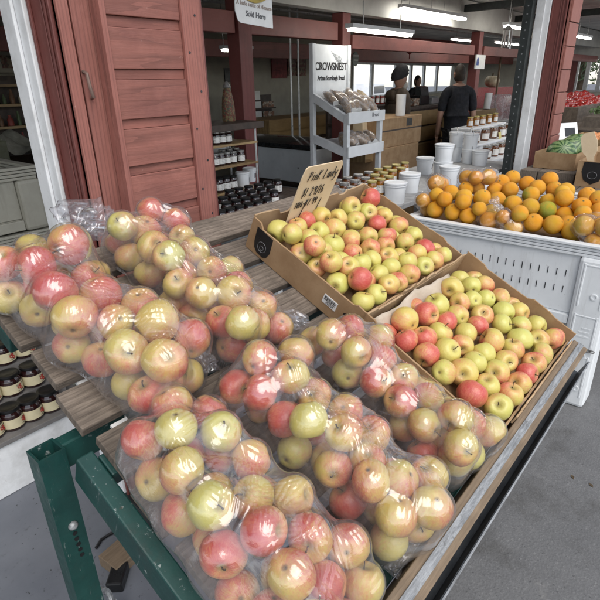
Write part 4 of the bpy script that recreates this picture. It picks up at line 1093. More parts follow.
def put_orange(pos,r,yel,gre,label,group):
    o=bpy.data.objects.new('orange',random.choice(OM)); COL.objects.link(o)
    q=Quaternion(Vector(rng.normal(size=3)).normalized(),random.uniform(0,6.28))
    o.matrix_world=Matrix.Translation(pos)@q.to_matrix().to_4x4()@Matrix.Diagonal((r,r,r,1)); o.color=(yel,gre,random.random(),1)
    return tag(o,label,'orange',group)
O1=picks('340,165,42,o,3 325,258,43,o,1 235,240,40,o,1 420,188,40,y,3 300,225,38,o,2 380,250,35,o,2 425,260,40,o,1 510,190,42,o,3 455,285,36,o,1 440,140,36,o,3 285,190,32,y,3',380,160,5)
O2=picks('160,90,38,o,5 105,115,38,o,4 75,140,46,o,3 148,150,48,o,3 235,120,45,o,4 285,140,45,o,4 355,112,40,o,5 365,135,42,o,4 430,155,40,y,4 85,200,38,o,2 20,185,34,o,2 165,220,45,g,2 255,175,43,g,3 350,205,45,y,2 250,235,43,o,2 335,250,47,g,1 420,205,40,o,3 432,250,47,o,1 510,240,42,o,2 535,180,45,o,3 190,290,40,o,1 268,312,48,o,0 370,325,52,o,0 460,310,42,o,0 480,345,47,y,0 585,250,45,o,2 592,200,40,o,4 520,290,36,o,1 405,175,35,y,4 560,290,44,o,1',480,160,5)
BG=picks('100,150,38,o,2 125,205,45,o,1 165,225,34,o,1 210,140,38,o,4 260,135,34,o,4 235,160,36,o,3',380,160,5)
BG2=picks('55,270,45,y,0 5,300,42,o,0 85,330,36,o,0 130,320,48,y,0',480,160,5)
BG3=picks('515,385,50,y,0 590,370,40,o,0 590,310,40,o,1 640,340,50,o,1 660,400,50,y,0',480,160,5)
BG4=picks('445,100,38,o,5 520,105,38,o,5 485,90,34,o,6 480,120,36,o,4',380,160,5)
allo=[(p,'heap') for p in O1+O2]+[(p,'a') for p in BG[:3]]+[(p,'b') for p in BG[3:]]+[(p,'c') for p in BG2]+[(p,'d') for p in BG3]+[(p,'e') for p in BG4]
PO=[];RO=[]
for (px,py,r,c,l),g_ in allo:
    L=int(l); p=atZ(px,py,.905+.021*L); rr=min(.049,max(.036,r/F*depth_of(p)*random.uniform(1.0,1.15))); PO.append(p); RO.append(rr)
PO=relax(PO,np.array(RO),.74,90,lo=(ox+.05,oy0+.05),hi=(ox+ow-.02,oy1-.02))
lab=rows_label(PO,.045)
bagname={'a':'small clear bag beside the apple carton','b':'clear bag below the white pails','c':'clear bag over the bin rim','d':'clear bag at the bin right end','e':'topmost clear bag of the heap'}
for i,((px,py,r,c,l),g_) in enumerate(allo):
    row,k=lab[i]; cn={'o':'deep orange','y':'yellowish','g':'green-tinged'}[c]
    if g_=='heap': lb='%s fruit in the bin heap, %s row from front, %s from left'%(cn,ORD[min(row,13)],ORD[min(k,13)])
    else: lb='%s fruit in the %s, %s of its row'%(cn,bagname[g_],ORD[min(k,13)])
    put_orange(Vector(PO[i]),RO[i],{'o':random.uniform(0,.6),'y':.85,'g':.6}[c],{'o':random.choice((0,0,.25,.4)),'y':.4,'g':1}[c],lb,'oranges in the white bin' if g_=='heap' else 'oranges in clear bags')
# hidden under layer that carries the heap
sup=MB(); nx_,ny_=30,26; vs=[];fs=[]
for i in range(nx_+1):
    for j in range(ny_+1):
        u=i/nx_; v=j/ny_; vs.append((ox+.05+(ow-.1)*u,oy0+.05+(Lb-.1)*v,.80+.07*math.sin(PI*min(1,u*1.2+.05))+.008*math.sin(u*60)*math.sin(v*55)))
for i in range(nx_):
    for j in range(ny_): fs.append((i*(ny_+1)+j,(i+1)*(ny_+1)+j,(i+1)*(ny_+1)+j+1,i*(ny_+1)+j+1))
o=smoothbuild([Vector(v)-Vector((ox,oy0,0)) for v in vs],fs,'heap_liner',simple('brown_pulp_liner',(.16,.09,.04),.9),ob)

def wrap_bag(centres,radii,label,name='produce_bag',m=None,seed=1,group=None,tail=None,cat='plastic bag'):
    """thin film shrunk round a handful of fruit: rays cast out from the middle to a smooth union of balls"""
    g_=np.random.default_rng(seed); C=np.array([list(c) for c in centres]); R=np.array(radii)+.004
    mid=C.mean(0); nu,nv=44,64; V=[]; fs=[]
    ph=g_.uniform(0,6,10); kk=.012
    for i in range(nu+1):
        th=PI*i/nu
        for j in range(nv):
            a=2*PI*j/nv; d=np.array((math.sin(th)*math.cos(a),math.sin(th)*math.sin(a),math.cos(th)))
            lo_,hi_=0.0,.35
            for _ in range(16):
                t=(lo_+hi_)/2; q=mid+d*t; sd=-kk*math.log(np.exp(-np.clip((np.linalg.norm(C-q,axis=1)-R),-1,1)/kk).sum()+1e-20)-.005
                if sd<0: lo_=t
                else: hi_=t
            t=lo_; t*=1+.022*math.sin(7*a+5*th+ph[0])+.020*abs(math.sin(8*a-6*th+ph[1]))+.018*abs(math.sin(11*th+5*a+ph[2]))+.014*math.sin(21*a+9*th+ph[3])
            V.append(mid+d*t)
    for i in range(nu):
        for j in range(nv): fs.append((i*nv+j,i*nv+(j+1)%nv,(i+1)*nv+(j+1)%nv,(i+1)*nv+j))
    root=thing(name,label,cat,tuple(mid),(0,0,0),group)
    o=smoothbuild([Vector(v-mid) for v in V],fs,'film',m or M_filmp,root)
    if tail is not None:
        crumple([Vector(p)-Vector(mid) for p in tail[0]],tail[1],seed,root)
    return root
def grp(k): return [i for i,a in enumerate(allo) if a[1]==k]
for k,lb in (('a','clear bag of oranges at the end of the bin beside the apple carton'),('b','clear bag of oranges on the bin below the white pails'),('c','clear bag of oranges drooping over the bin rim'),('d','clear bag of oranges at the right edge of the bin'),('e','clear bag of pinkish oranges on top of the heap')):
    ii=grp(k); tl_=None
    if k=='c':
        m_=np.mean(PO[ii],0); tl_=([m_+(0,.0,.05),m_+(-.01,.02,.085),m_+(-.015,.04,.115)],[.03,.022,.035])
    wrap_bag(PO[ii],[RO[i] for i in ii],lb,seed=20+ord(k),group='clear bags of oranges on the bin',tail=tl_)

# ================================================================== JARS, PAILS AND OTHER REPEATS
def jar_proto(name,r,h,glass_m,lid_m,label_m,cat,lidr=.96,lidh=.014,detail=True,motif=None):
    t=thing(name,'x',cat)
    MB().lathe([(r*.86,0),(r,.008),(r,h*.72),(r*.93,h*.82),(r*.82,h*.88),(r*.82,h*.93)],18).build('glass_body',glass_m,t,smooth=True)
    ld=MB(); z=h*.90; ld.lathe([(r*lidr*.97,z),(r*lidr,z+.002),(r*lidr,z+lidh*.9),(r*lidr*.94,z+lidh),(r*lidr*.80,z+lidh),(r*lidr*.76,z+lidh-.0015)],22); ld.build('lid',lid_m,t,smooth=True)
    if label_m:
        lb=MB(); n_=20; vs=[];fs=[]
        for k in range(n_+1):
            a=PI*.45+2.2*PI*(k/n_-.5)*.62-PI*.95*1; 
            for z in (h*.16,h*.62): vs.append((1.012*r*math.cos(a),1.012*r*math.sin(a),z))
        for k in range(n_): fs.append((2*k,2*k+2,2*k+3,2*k+1))
        lo=lb.add(vs,fs).build('label',label_m,t,smooth=True)
        if motif:
            mb=MB()
            for (da,dz,s) in ((.05,.40,.14),(.27,.33,.12),(.17,.47,.10)):
                a0=PI*.45-PI*.95+da-.2
                pts=[(1.022*r*math.cos(a0+s*math.cos(q)),1.022*r*math.sin(a0+s*math.cos(q)),h*dz+r*s*math.sin(q)) for q in [2*PI*j/12 for j in range(12)]]
                mb.tube(pts,.0022,4,closed=True)
            mb.build('fruit_print',motif,lo)
            lt=MB()
            for row,(zz0,l0) in enumerate(((.53,.36),(.48,.26),(.23,.40))):
                a0=PI*.45-PI*.95-.35
                for q in range(7):
                    a=a0+q*l0*.28; lt.tube([(1.02*r*math.cos(a),1.02*r*math.sin(a),h*zz0),(1.02*r*math.cos(a+l0*.17),1.02*r*math.sin(a+l0*.17),h*(zz0+.012*((q*3)%2)))],.0012,4)
            lt.build('lettering',M_ink2,lo)
    return t
def place_row(proto,spots,labels,group,rz=None,first=[None]):
    """spots: list of (x,y,z); proto is used for the first"""
    out=[]
    for i,(p,lb) in enumerate(zip(spots,labels)):
        rr=(0,0,(rz if rz is not None else 0)+random.uniform(-.25,.25))
        if proto.get('used'): o=dup(proto,p,rr,lb,group)
        else: o=proto; o.location=p; o.rotation_euler=rr; o['label']=lb; o['group']=group
        proto['used']=1; out.append(o)
    return out
def clean(o):
    if 'used' in o: del o['used']

# jam jars on the white plinth under the left end of the table
pz=.27; pyy=2.035
pl=thing('jam_plinth','low white painted plinth carrying stacked jam jars','plinth',(-1.2,pyy,0))
MB().box((0,0,.006),(2.05,.62,pz-.022)).build('front_box',M_whitew,pl,bevel=.003); MB().box((-.01,-.012,pz-.0215),(2.06,.62,pz)).build('top_board',M_steel if False else simple('grey_shelf_top',(.20,.19,.185),.6),pl,bevel=.002)
Rred=simple('berry_red_print',(.38,.03,.02),.6)
jp=jar_proto('jam_jar',.046,.098,M_jam,M_black,M_cream,'jar',motif=Rred)
spots=[];labs=[]
for tier,(yb,zb_,pxs) in enumerate(((2.10,pz,(-16,8,30,51)),(2.20,pz+.098,(-14,11,35)),(2.31,pz+.196,(-16,6,28)),(2.41,pz+.294,(-20,1,23)))):
    zc=zb_+.04
    if tier: MB().box((1.2-.9,yb-pyy-.047,pz+.0005),(2.0,yb-pyy+.0525+(.3 if tier==3 else 0),zb_-.0005)).build('step_block',MATS['grey_shelf_top'],pl)
    for k,pxx in enumerate(pxs):
        x=atY(pxx,(405,385,362,330)[tier],yb).x
        spots.append((x,yb,zb_+.0005)); labs.append('dark jam jar with cream berry label on the plinth, %s step, %s from left'%(('lowest','second','third','topmost')[tier],ORD[k+1]))
place_row(jp,spots,labs,'jam jars on the white plinth',rz=.62); clean(jp)

# pails on the honey table
tz=.80
tb=thing('honey_table','grey topped table behind the bins carrying honey and pails','table',(2.45,1.72,0))
MB().box((0,0,tz-.035),(3.0,.75,tz)).build('table_top',simple('grey_table_top',(.33,.33,.33),.6),tb,bevel=.004)
for x,y in ((.05,.05),(2.9,.05),(.05,.65),(2.9,.65)): MB().box((x,y,0),(x+.05,y+.05,tz-.0355)).build('leg',M_greyrack,tb)
def pail_proto(r,h,handle,lab_=True):
    t=thing('honey_pail','x','pail')
    MB().lathe([(r*.84,0),(r*.86,.004),(r*.97,h*.80),(r*1.03,h*.81),(r*1.03,h*.87),(r*.98,h*.88),(r*.98,h*.90)],26).build('tub',M_white,t,smooth=True)
    MB().lathe([(r*1.05,h*.902),(r*1.06,h*.91),(r*1.06,h*.985),(r*1.02,h),(r*.93,h),(r*.91,h*.985)],26).build('lid',M_white,t,smooth=True)
    if lab_:
        vs=[];fs=[]
        for k in range(9):
            a=-PI*.62+k*.09; 
            for z in (h*.30,h*.62): 
                q=r*(.86+.11*z/(h*.8))*1.006; vs.append((q*math.cos(a),q*math.sin(a),z))
        for k in range(8): fs.append((2*k,2*k+2,2*k+3,2*k+1))
        MB().add(vs,fs).build('label',M_grayink,t,smooth=True)
    if handle:
        pts=[(r*1.07*math.cos(a),.0,h*.86+r*.95*math.sin(a)) for a in [PI*j/14 for j in range(15)]]
        MB().tube(pts,.0032,6).build('handle',M_tin,t,smooth=True)
    return t
pp_=pail_proto(.078,.146,False); ph_=pail_proto(.074,.146,True)
def pail_at(px,y,level,lb,proto,h):
    x=atY(px,175,y).x; place_row(proto,[(x,y,tz+.0005+level*h)],[lb],'white pails of honey',rz=.6)
for px,y,lv,lb in ((396,1.80,0,'low white pail nearest the cardboard carton corner'),(410,1.90,0,'white lidded pail in front beside the honey jars'),(424,2.20,0,'white lidded pail just behind the front pail'),(442,1.95,0,'white pail under another at the middle of the table'),(442,1.95,1,'white pail stacked on top at the middle of the table'),(449,1.80,0,'white pail low behind the oranges, nearest the stack'),(478,1.98,0,'small white pail beside the labelled honey jars')):
    pail_at(px,y,lv,lb,pp_,.1465)
for px,y,lv,lb in ((453,2.30,0,'wire handled pail underneath the left handled one'),(453,2.30,1,'wire handled pail standing on another, left one'),(467,2.12,0,'wire handled pail underneath the right handled one'),(467,2.12,1,'wire handled pail standing on another, right one')):
    pail_at(px,y,lv,lb,ph_,.1465)
clean(pp_); clean(ph_)
# honey jars
xj0=atY(322,180,1.86).x; xj1=atY(402,180,1.86).x; MB().box((xj0-2.45,.12,tz+.0003),(xj1-2.45,.49,tz+.05)).build('riser',M_white,tb,bevel=.002)
hj=jar_proto('honey_jar',.036,.112,M_dhoney,M_tin,M_label,'jar'); hg=jar_proto('honey_jar',.036,.112,M_honey,M_gold,M_label,'jar')
sp=[];lb=[];sp2=[];lb2=[]
for row,y in enumerate((1.90,2.02,2.14)):
    for k in range(4):
        x=atY(331+10.5*k+3*row,180,y).x; sp.append((x,y,tz+.0505)); lb.append('tin lidded honey jar, white label, %s row, %s from left'%(ORD[row+1],ORD[k+1]))
    for k in range(4 if row else 3):
        x=atY(373+8.6*k+3*row,180,y).x; sp2.append((x,y+.01,tz+.0505)); lb2.append('gold lidded honey jar on the white table, %s row, %s from left'%(ORD[row+1],ORD[k+1]))
place_row(hj,sp,lb,'honey jars on the white table',rz=.6); place_row(hg,sp2,lb2,'honey jars on the white table',rz=.6); clean(hj); 
# stepped white shelf with jars
su=thing('stepped_shelf','white stepped display shelf of honey jars by the jamb','shelf',(atY(464,155,2.2).x,2.05,0))
for k,(y0,y1,z,x0_,x1_) in enumerate(((0,.20,.78,.0,1.1),(.201,.42,.925,.40,1.45),(.421,.66,1.06,.76,1.85))):
    MB().box((x0_,y0,0),(x1_,y1,z-.022)).build('step_riser',M_greyrack,su); MB().box((x0_-.01,y0-.012,z-.0215),(x1_+.01,y1,z)).build('step_board',M_white,su,bevel=.002)
sj=jar_proto('honey_jar',.050,.135,M_dhoney,M_tin,M_label,'jar')
for k,(y,z,pxs,pr) in enumerate(((2.15,.78,(487,494,500,507),sj),(2.35,.925,(474,483,491,499,505),sj),(2.58,1.06,(467,473,479,485,491),hg))):
    s_=[(atY(p,150,y).x,y,z+.0006) for p in pxs]
    place_row(pr,s_,['%s honey jar on the stepped shelf, %s step, %s from left'%('amber' if pr is hg else 'dark',('bottom','middle','top')[k],ORD[i+1]) for i in range(len(pxs))],'honey jars on the stepped shelf',rz=.6)
clean(sj); clean(hg)
x=atY(492,139,2.37).x; o=MB().box((-.05,0,0),(.05,.004,.075)).build('price_tag',simple('yellow_card',(.62,.55,.22),.7),None,loc=(x,2.27,.926),rot=(rad(-12),0,.1)); tag(o,'small yellow price tag before the honey jars','price tag')

# jar shelves beside the door and small jam jars with black lids
sy0=2.86; sx0=2.22; sx1=atY(258,150,sy0).x
js=thing('jar_shelf','white shelf unit with dark top holding small jars','shelf',(sx0,sy0,0))
Ls=sx1-sx0
MB().box((0,.33,0),(Ls*.42,.35,1.285)).build('back_panel',M_white,js); MB().box((Ls*.42+.0005,.33,1.10),(Ls,.35,1.285)).build('upper_panel',M_white,js)
for yy in (.01,.31): MB().tube([(Ls-.012,yy,0),(Ls-.012,yy,1.286)],.008,6).build('rod',M_alu,js)
MB().box((-.05,-.02,1.287),(Ls+.06,.40,1.335)).build('top_board',M_dkbrown,js,bevel=.003)
for z in (1.195,1.045,.855): MB().box((0,.0,z-.016),(Ls,.329,z)).build('shelf_board',M_counter,js,bevel=.002)
s1=jar_proto('small_jar',.030,.085,M_jam,M_tin,M_label,'jar'); s2=jar_proto('small_jar',.034,.10,M_jam,M_black,M_label,'jar')
place_row(s1,[(atY(p,140,sy0+.07).x,sy0+.07,1.1955) for p in (216,222,228)],['small tin lidded jar on the top shelf, %s from left'%ORD[i+1] for i in range(3)],'small jars on the jar shelf',rz=.6)
place_row(s1,[(atY(p,160,sy0+.06).x,sy0+.06,1.0455) for p in (215,221,227,233,241)],['small tin lidded jar on the middle shelf, %s from left'%ORD[i+1] for i in range(5)],'small jars on the jar shelf',rz=.6)
place_row(s1,[(atY(p,155,sy0+.2).x,sy0+.2,1.0455) for p in (222,229,236)],['small jar at the back of the middle shelf, %s from left'%ORD[i+1] for i in range(3)],'small jars on the jar shelf',rz=.6)
place_row(s2,[(atY(p,182,sy0+.06).x,sy0+.06,.8555) for p in (219,226,233)],['dark jar with black lid on the lower shelf, %s from left'%ORD[i+1] for i in range(3)],'small jars on the jar shelf',rz=.6)
tp_=pail_proto(.055,.11,False)
place_row(tp_,[(atY(p,180,sy0+.09+.1*i).x,sy0+.09+.1*i,.8555) for i,p in enumerate((243,250))],['clear white tub in front on the lower shelf','clear white tub behind on the lower shelf'],'tubs on the jar shelf',rz=.6)
for o in (s1,tp_): clean(o)
jt=thing('jar_table','dark low table of black lidded jars behind the apple table','table',(1.45,2.1,0))
MB().box((0,0,.80),(1.55,.72,.835)).build('table_top',M_dkbrown,jt,bevel=.003)
for x,y in ((.03,.03),(1.47,.03),(.03,.64),(1.47,.64)): MB().box((x,y,0),(x+.05,y+.05,.7995)).build('leg',M_dkbrown,jt)
sp=[];lb=[]
for row,y in enumerate((2.2,2.33,2.46,2.60)):
    for k in range(6):
        x=atY(219+9.6*k+5*(row%2)+2*row,200,y).x; sp.append((x,y,.8355)); lb.append('black lidded jar on the dark table, %s row, %s from left'%(ORD[row+1],ORD[k+1]))
place_row(s2,sp,lb,'black lidded jars on the dark table',rz=.6); clean(s2)

# ================================================================== BREAD RACK
rb=thing('bread_rack','pale grey two shelf bread rack with white sign board','rack',(3.93,2.78,0))
W_=.60; D_=.44
for x in (0,W_-.045): 
    MB().box((x,D_-.045,0),(x+.045,D_,1.92)).build('back_upright',M_greyrack,rb,bevel=.003)
    MB().box((x,0,0),(x+.045,.045,1.325)).build('front_upright',M_greyrack,rb,bevel=.003)
    for (zf,zb_) in ((1.325,1.50),(1.03,1.13)):
        MB().add([(x+.001,.046,zf-.075),(x+.044,.046,zf-.075),(x+.044,.046,zf),(x+.001,.046,zf),(x+.001,D_-.046,zb_-.075),(x+.044,D_-.046,zb_-.075),(x+.044,D_-.046,zb_),(x+.001,D_-.046,zb_)],[(0,1,2,3),(7,6,5,4),(0,4,5,1),(1,5,6,2),(2,6,7,3),(3,7,4,0)]).build('side_rail',M_greyrack,rb)
for zf,zb_ in ((1.325,1.50),(1.03,1.13)):
    MB().box((-.004,-.02,zf-.085),(W_+.004,-.001,zf+.012)).build('front_board',M_white,rb,bevel=.002)
    MB().add([(.046,.0,zf-.07),(W_-.046,.0,zf-.07),(W_-.046,D_-.05,zb_-.07),(.046,D_-.05,zb_-.07),(.046,.0,zf-.055),(W_-.046,.0,zf-.055),(W_-.046,D_-.05,zb_-.055),(.046,D_-.05,zb_-.055)],[(3,2,1,0),(4,5,6,7),(0,1,5,4),(1,2,6,5),(2,3,7,6),(3,0,4,7)]).build('shelf_panel',M_greyrack,rb)
sgn=MB().box((.0455,D_-.030,1.455),(W_-.0455,D_-.012,1.915)).build('sign_board',M_white,rb,bevel=.002)
def text(s,size,loc,rot,m,parent,name='lettering',ext=.001,align='CENTER',bold=0,sx=1):
    c=bpy.data.curves.new(name,'FONT'); c.body=s; c.size=size; c.extrude=ext; c.align_x=align; c.offset=bold; c.materials.append(m)
    o=bpy.data.objects.new(name,c); COL.objects.link(o); o.location=loc; o.rotation_euler=rot; o.scale=(sx,1,1)
    bpy.context.view_layer.update(); dg=bpy.context.evaluated_depsgraph_get()
    me=bpy.data.meshes.new_from_object(o.evaluated_get(dg)); me.name=name; mo=bpy.data.objects.new(name,me); COL.objects.link(mo); mo.location=loc; mo.rotation_euler=rot; mo.scale=(sx,1,1)
    bpy.data.objects.remove(o)
    if parent: mo.parent=parent
    return mo
text('CROWSNEST',.092,(W_/2,D_-.0315,1.70),(PI/2,0,0),M_ink,sgn,bold=.0025,sx=.90)
text('Artisan Sourdough Bread',.060,(W_/2,D_-.0315,1.61),(PI/2,0,0),M_ink,sgn,bold=.001,sx=.70)
wg=MB()
for k in range(7): wg.tube([(.30+.025*k,D_-.031,1.86-.008*k),(.35+.022*k,D_-.031,1.81-.01*k),(.38+.018*k,D_-.031,1.775-.004*k)],.002+.0007*(k%3),4)
wg.build('faint_wing_drawing',simple('pale_grey_print',(.55,.56,.57),.7),sgn)
text('Bread',.05,(W_*.72,-.0215,1.285),(PI/2,0,0),M_grayink,rb,name='shelf_lettering')
M_bread=simple('crusty_bread',(.40,.27,.15),.8,var=.4,scale=30)
def loaf_proto():
    t=thing('bread_bag','x','bread bag')
    vs=[];fs=[];n_=14;m_=9
    for i in range(m_):
        u=i/(m_-1); hw=.052*(math.sin(PI*min(1,.12+u*.80)))**.5; hh_=.034*(math.sin(PI*min(1,.1+u*.85)))**.6
        for k in range(n_):
            a=2*PI*k/n_; w_=1+.06*math.sin(3*a+9*u)+.05*math.sin(5*a-14*u); vs.append((hw*math.cos(a)*w_,-.07+.19*u,.040+hh_*1.25*math.sin(a)*w_))
    for i in range(m_-1):
        for k in range(n_): fs.append((i*n_+k,i*n_+(k+1)%n_,(i+1)*n_+(k+1)%n_,(i+1)*n_+k))
    fs.append(tuple(range(n_-1,-1,-1))); fs.append(tuple((m_-1)*n_+k for k in range(n_)))
    a=MB().add([Vector(v)*.9+Vector((0,0,.003)) for v in vs],fs).build('loaf',M_bread,t,smooth=True)
    MB().add(vs,fs).build('film',M_filmb,t,smooth=True)
    MB().box((-.030,-.083,.018),(.030,-.079,.062)).build('paper_label',M_paper,t)
    return t
lp_=loaf_proto()
for sh,(zf,zb_,n1) in enumerate(((1.325,1.50,6),(1.03,1.13,6))):
    for row in range(2 if sh==0 else 1):
        for k in range(n1):
            u=.28+.36*row; y=2.78+.0+u*(D_-.05); z=zf-.055+(zb_-zf)*u+.002
            lean=math.atan2(zb_-zf,D_)
            place_row(lp_,[(3.93+.085+k*.086,y,z+.022)],['clear bag of sliced bread on the %s rack shelf, %s row, %s from left'%(('upper','lower')[sh],('front','back')[row],ORD[k+1])],'bread bags on the rack')
            o=bpy.data.objects[lp_.name] if (sh,row,k)==(0,0,0) else COL.objects[-1] if False else None
for o in [o for o in COL.objects if o.get('group')=='bread bags on the rack']:
    o.rotation_euler=(rad(30)+random.uniform(-.1,.7),random.uniform(-.6,.6),random.uniform(-.8,.8)); o.scale=(random.uniform(.85,1.1),random.uniform(.85,1.1),random.uniform(.8,1.2)); o.location.z+=.015
clean(lp_)
# paper shopping bag with a red leaf print, behind the rack
kb=thing('paper_bag','brown paper bag with a red leaf print beside the bread rack','paper bag',(4.66,3.10,1.10),(0,0,.15))
MB().add([(0,0,0),(.24,0,0),(.24,.12,0),(0,.12,0),(.01,.02,.40),(.23,.03,.33),(.23,.08,.35),(.01,.08,.42)],[(3,2,1,0),(4,5,6,7),(0,1,5,4),(1,2,6,5),(2,3,7,6),(3,0,4,7)]).build('bag_body',M_sign,kb)
lf=[(0,-.09),(.008,-.04),(.05,-.05),(.04,-.02),(.085,.015),(.07,.025),(.075,.055),(.045,.045),(.035,.06),(.015,.035),(.025,.085),(.01,.08),(0,.105)]; lf=lf+[(-a,b) for a,b in lf[::-1]]
MB().prism(lf,.004,Matrix.Translation((.12,.004,.23))@Matrix.Rotation(rad(-4),4,'X')).build('leaf_print',M_redcab,kb)
cr=thing('jar_crate','wooden crate of small jars beside the bread rack','crate',(4.60,3.02,.80))
for a,b_ in (((0,0,0),(.4,.012,.29)),((0,.23,0),(.4,.242,.29)),((0,.0125,0),(.012,.2295,.29)),((.388,.0125,0),(.4,.2295,.29)),((.0125,.0125,0),(.3875,.2295,.28))): MB().box(a,b_).build('crate_side',M_counter,cr)

# ================================================================== FREEZER, LEFT INTERIOR
fx=4.62; f0=atX(313,150,fx).y; f1=atX(237,142,fx).y
fz=thing('chest_freezer','white chest freezer with a dark curved glass lid','freezer',(fx,f0,0)); Lf=f1-f0
MB().box((.03,.03,0),(.67,Lf-.03,.49)).build('dark_plinth',M_dkbrown,fz); MB().box((0,0,.492),(.70,Lf,.885)).build('cabinet',M_frz,fz,bevel=.012)
vs=[];fs=[];n_=12
for i in range(n_+1):
    a=i/n_; x=-.01+.72*a; z=.90+.085*math.sin(PI*(a*.75+.12))
    vs+= [(x,.0,z),(x,Lf,z),(x,.0,.887),(x,Lf,.887)]
for i in range(n_):
    a=4*i; fs+=[(a,a+4,a+5,a+1),(a+2,a+6,a+4,a),(a+1,a+5,a+7,a+3)]
fs+=[(0,1,3,2),(4*n_,4*n_+2,4*n_+3,4*n_+1)]
MB().add(vs,fs).build('glass_lid',M_frzlid,fz,smooth=True)
MB().box((-.014,.0,.875),(.0,Lf,.892)).build('rim_strip',M_black,fz)
MB().box((-.004,.22,.66),(-.0005,.235,.675)).build('lock',M_black,fz)
pf=MB().box((2.9,3.25,.004),(4.55,5.2,.45)).build('low_platform',simple('grey_platform_top',(.16,.17,.18),.7)); tag(pf,'low grey platform in front of the freezer','platform')
wb=thing('white_side_table','small white table at the foot of the freezer','side table',(2.75,3.05,0)); MB().box((0,0,.70),(.45,.35,.735)).build('top',M_white,wb); MB().box((.02,.02,0),(.43,.33,.699)).build('body',M_white,wb)
wc=thing('wood_counter','long wooden counter at the back below the red pictures','counter',(atY(268,110,5.4).x,5.4,0))
Lw=atY(332,110,5.4).x-atY(268,110,5.4).x+.6
MB().box((0,0,0),(Lw,.6,.80)).build('panel',M_dkbrown,wc); MB().box((-.01,-.015,.801),(Lw,.6,.93)).build('front_board',M_counter,wc); MB().box((-.02,-.03,.9305),(Lw+.02,.62,1.10)).build('top_board',M_counter,wc)
def wallpic(px0,py0,px1,py1,y,m,lb,cat='picture',name='wall_picture',fr=None,dep=.02):
    a=atY(px0,(py0+py1)/2,y).x; b=atY(px1,(py0+py1)/2,y).x; pm=(px0+px1)/2; z1=atY(pm,py0,y).z; z0=atY(pm,py1,y).z
    t=thing(name,lb,cat,(a,y,z0)); MB().box((0,0,0),(b-a,dep,z1-z0)).build('panel',m,t)
    if fr: MB().box((.06*(b-a),-.004,.1*(z1-z0)),(.94*(b-a),-.0005,.9*(z1-z0))).build('print',fr,t)
    return t
def mottled(name,c1,c2,c3,scale):
    m,nt,b,out=newmat(name); n=N(nt); c=n.coord(); f=n.noise(c,scale,3,.7); g=n.vor(c,scale*1.2,out='Color')
    n.set(b.inputs['Base Color'],n.mix(n.rng(f,.45,.55),n.mix(n.rng(n.sep(g)[0],.4,.6),c1,c2),c3)); b.inputs['Roughness'].default_value=.6; return m
M_pic=mottled('small_pictures',(.25,.20,.14),(.09,.08,.06),(.15,.05,.05),14)
M_clut=mottled('mixed_packets',(.45,.42,.36),(.10,.07,.05),(.25,.12,.07),22)
M_red2=simple('red_poster',(.22,.03,.035),.6,var=.3,scale=12)
wallpic(272,57,287,78,BY-.03,M_red2,'dark red square poster on the back wall'); wallpic(288,58,296,76,BY-.03,M_pic,'framed picture right of the red poster'); wallpic(297,59,306,76,BY-.03,M_pic,'framed picture furthest right beside the sign rack')
wallpic(225,68,232,82,BY-.03,M_black,'black screen on the back wall above the candy tower','screen','wall_screen')
wallpic(250,91,260,100,6.2,M_paper,'white paper notice on the newspaper stand','notice','notice'); 
ns=thing('magazine_stand','dark stand of papers and magazines beside the post','stand',(atY(250,110,6.3).x,6.3,0))
Lm=atY(274,105,6.3).x-atY(250,105,6.3).x
MB().box((0,.05,0),(Lm,.1,1.42)).build('back_board',M_dkbrown,ns)
for z in (.9,1.05,1.2): MB().box((0,-.05,z),(Lm,.049,z+.02)).build('shelf',M_dkbrown,ns); MB().box((.04,-.03,z+.021),(Lm*.42,-.01,z+.12)).build('paper',M_paper,ns); MB().box((Lm*.5,-.03,z+.021),(Lm*.95,-.01,z+.11)).build('magazine',M_clut,ns)
ct=thing('candy_tower','tall glass tower of mixed colourful candy on the dark counter','candy jar',(atY(229,118,3.05).x,3.05,1.3355))
M_candy=mottled('mixed_candy',(.22,.17,.08),(.06,.08,.05),(.16,.04,.03),70)
MB().lathe([(.045,0),(.05,.01),(.048,.10),(.040,.17),(.028,.22),(.022,.235)],18).build('candy',M_candy,ct,smooth=True); MB().lathe([(.026,.236),(.03,.24),(.02,.265),(.006,.28)],14).build('lid',M_tin,ct,smooth=True)
for x_,lbx in ((291,'thin bare metal pole left of the bread rack'),(298.5,'thin bare metal pole nearest the bread rack')):
    p=atY(x_,80,4.9); o=MB().tube([(0,0,.9),(0,0,1.6),(.005,0,2.5)],.013,8).build('metal_pole',M_alu,None,smooth=True,loc=(p.x,4.9,0)); tag(o,lbx,'pole')

# left opening: stacked bins, olive box, shelves of goods
for zz_,hb_,lb in ((.945,.31,'shallow dusty grey plastic bin on top of its stack, left opening'),(.63,.31,'shallow dusty grey plastic bin in the middle of its stack, left opening'),(.004,.622,'deep dusty grey plastic bin at the bottom of its stack')):
    bl_=thing('fruit_bin',lb,'bin',(.03,2.62,zz_)); bin_walls(bl_,1.06,1.1,hb_,M_bin2,zb=(-.08 if hb_<.4 else .1),so=.115 if hb_<.4 else .18,sh_=.024,sp_=.042)
o=thing('olive_box','olive green box standing beyond the stacked bins','box',(.2,3.9,0)); MB().box((0,0,0),(1.25,.6,1.27)).build('body',simple('olive_green_board',(.075,.075,.042),.7),o,bevel=.004); MB().box((.02,.02,1.2705),(1.23,.58,1.285)).build('lid',MATS['olive_green_board'],o)
sv=thing('goods_shelf','dark shelves of bottles and packets on the far left wall','shelf',(.2,6.9,0))
MB().box((0,.3,0),(3.0,.34,1.75)).build('back_board',M_dkbrown,sv)
for z in (.9,1.15,1.4,1.62): MB().box((0,-.05,z),(3.0,.299,z+.03)).build('shelf_board',M_counter,sv)
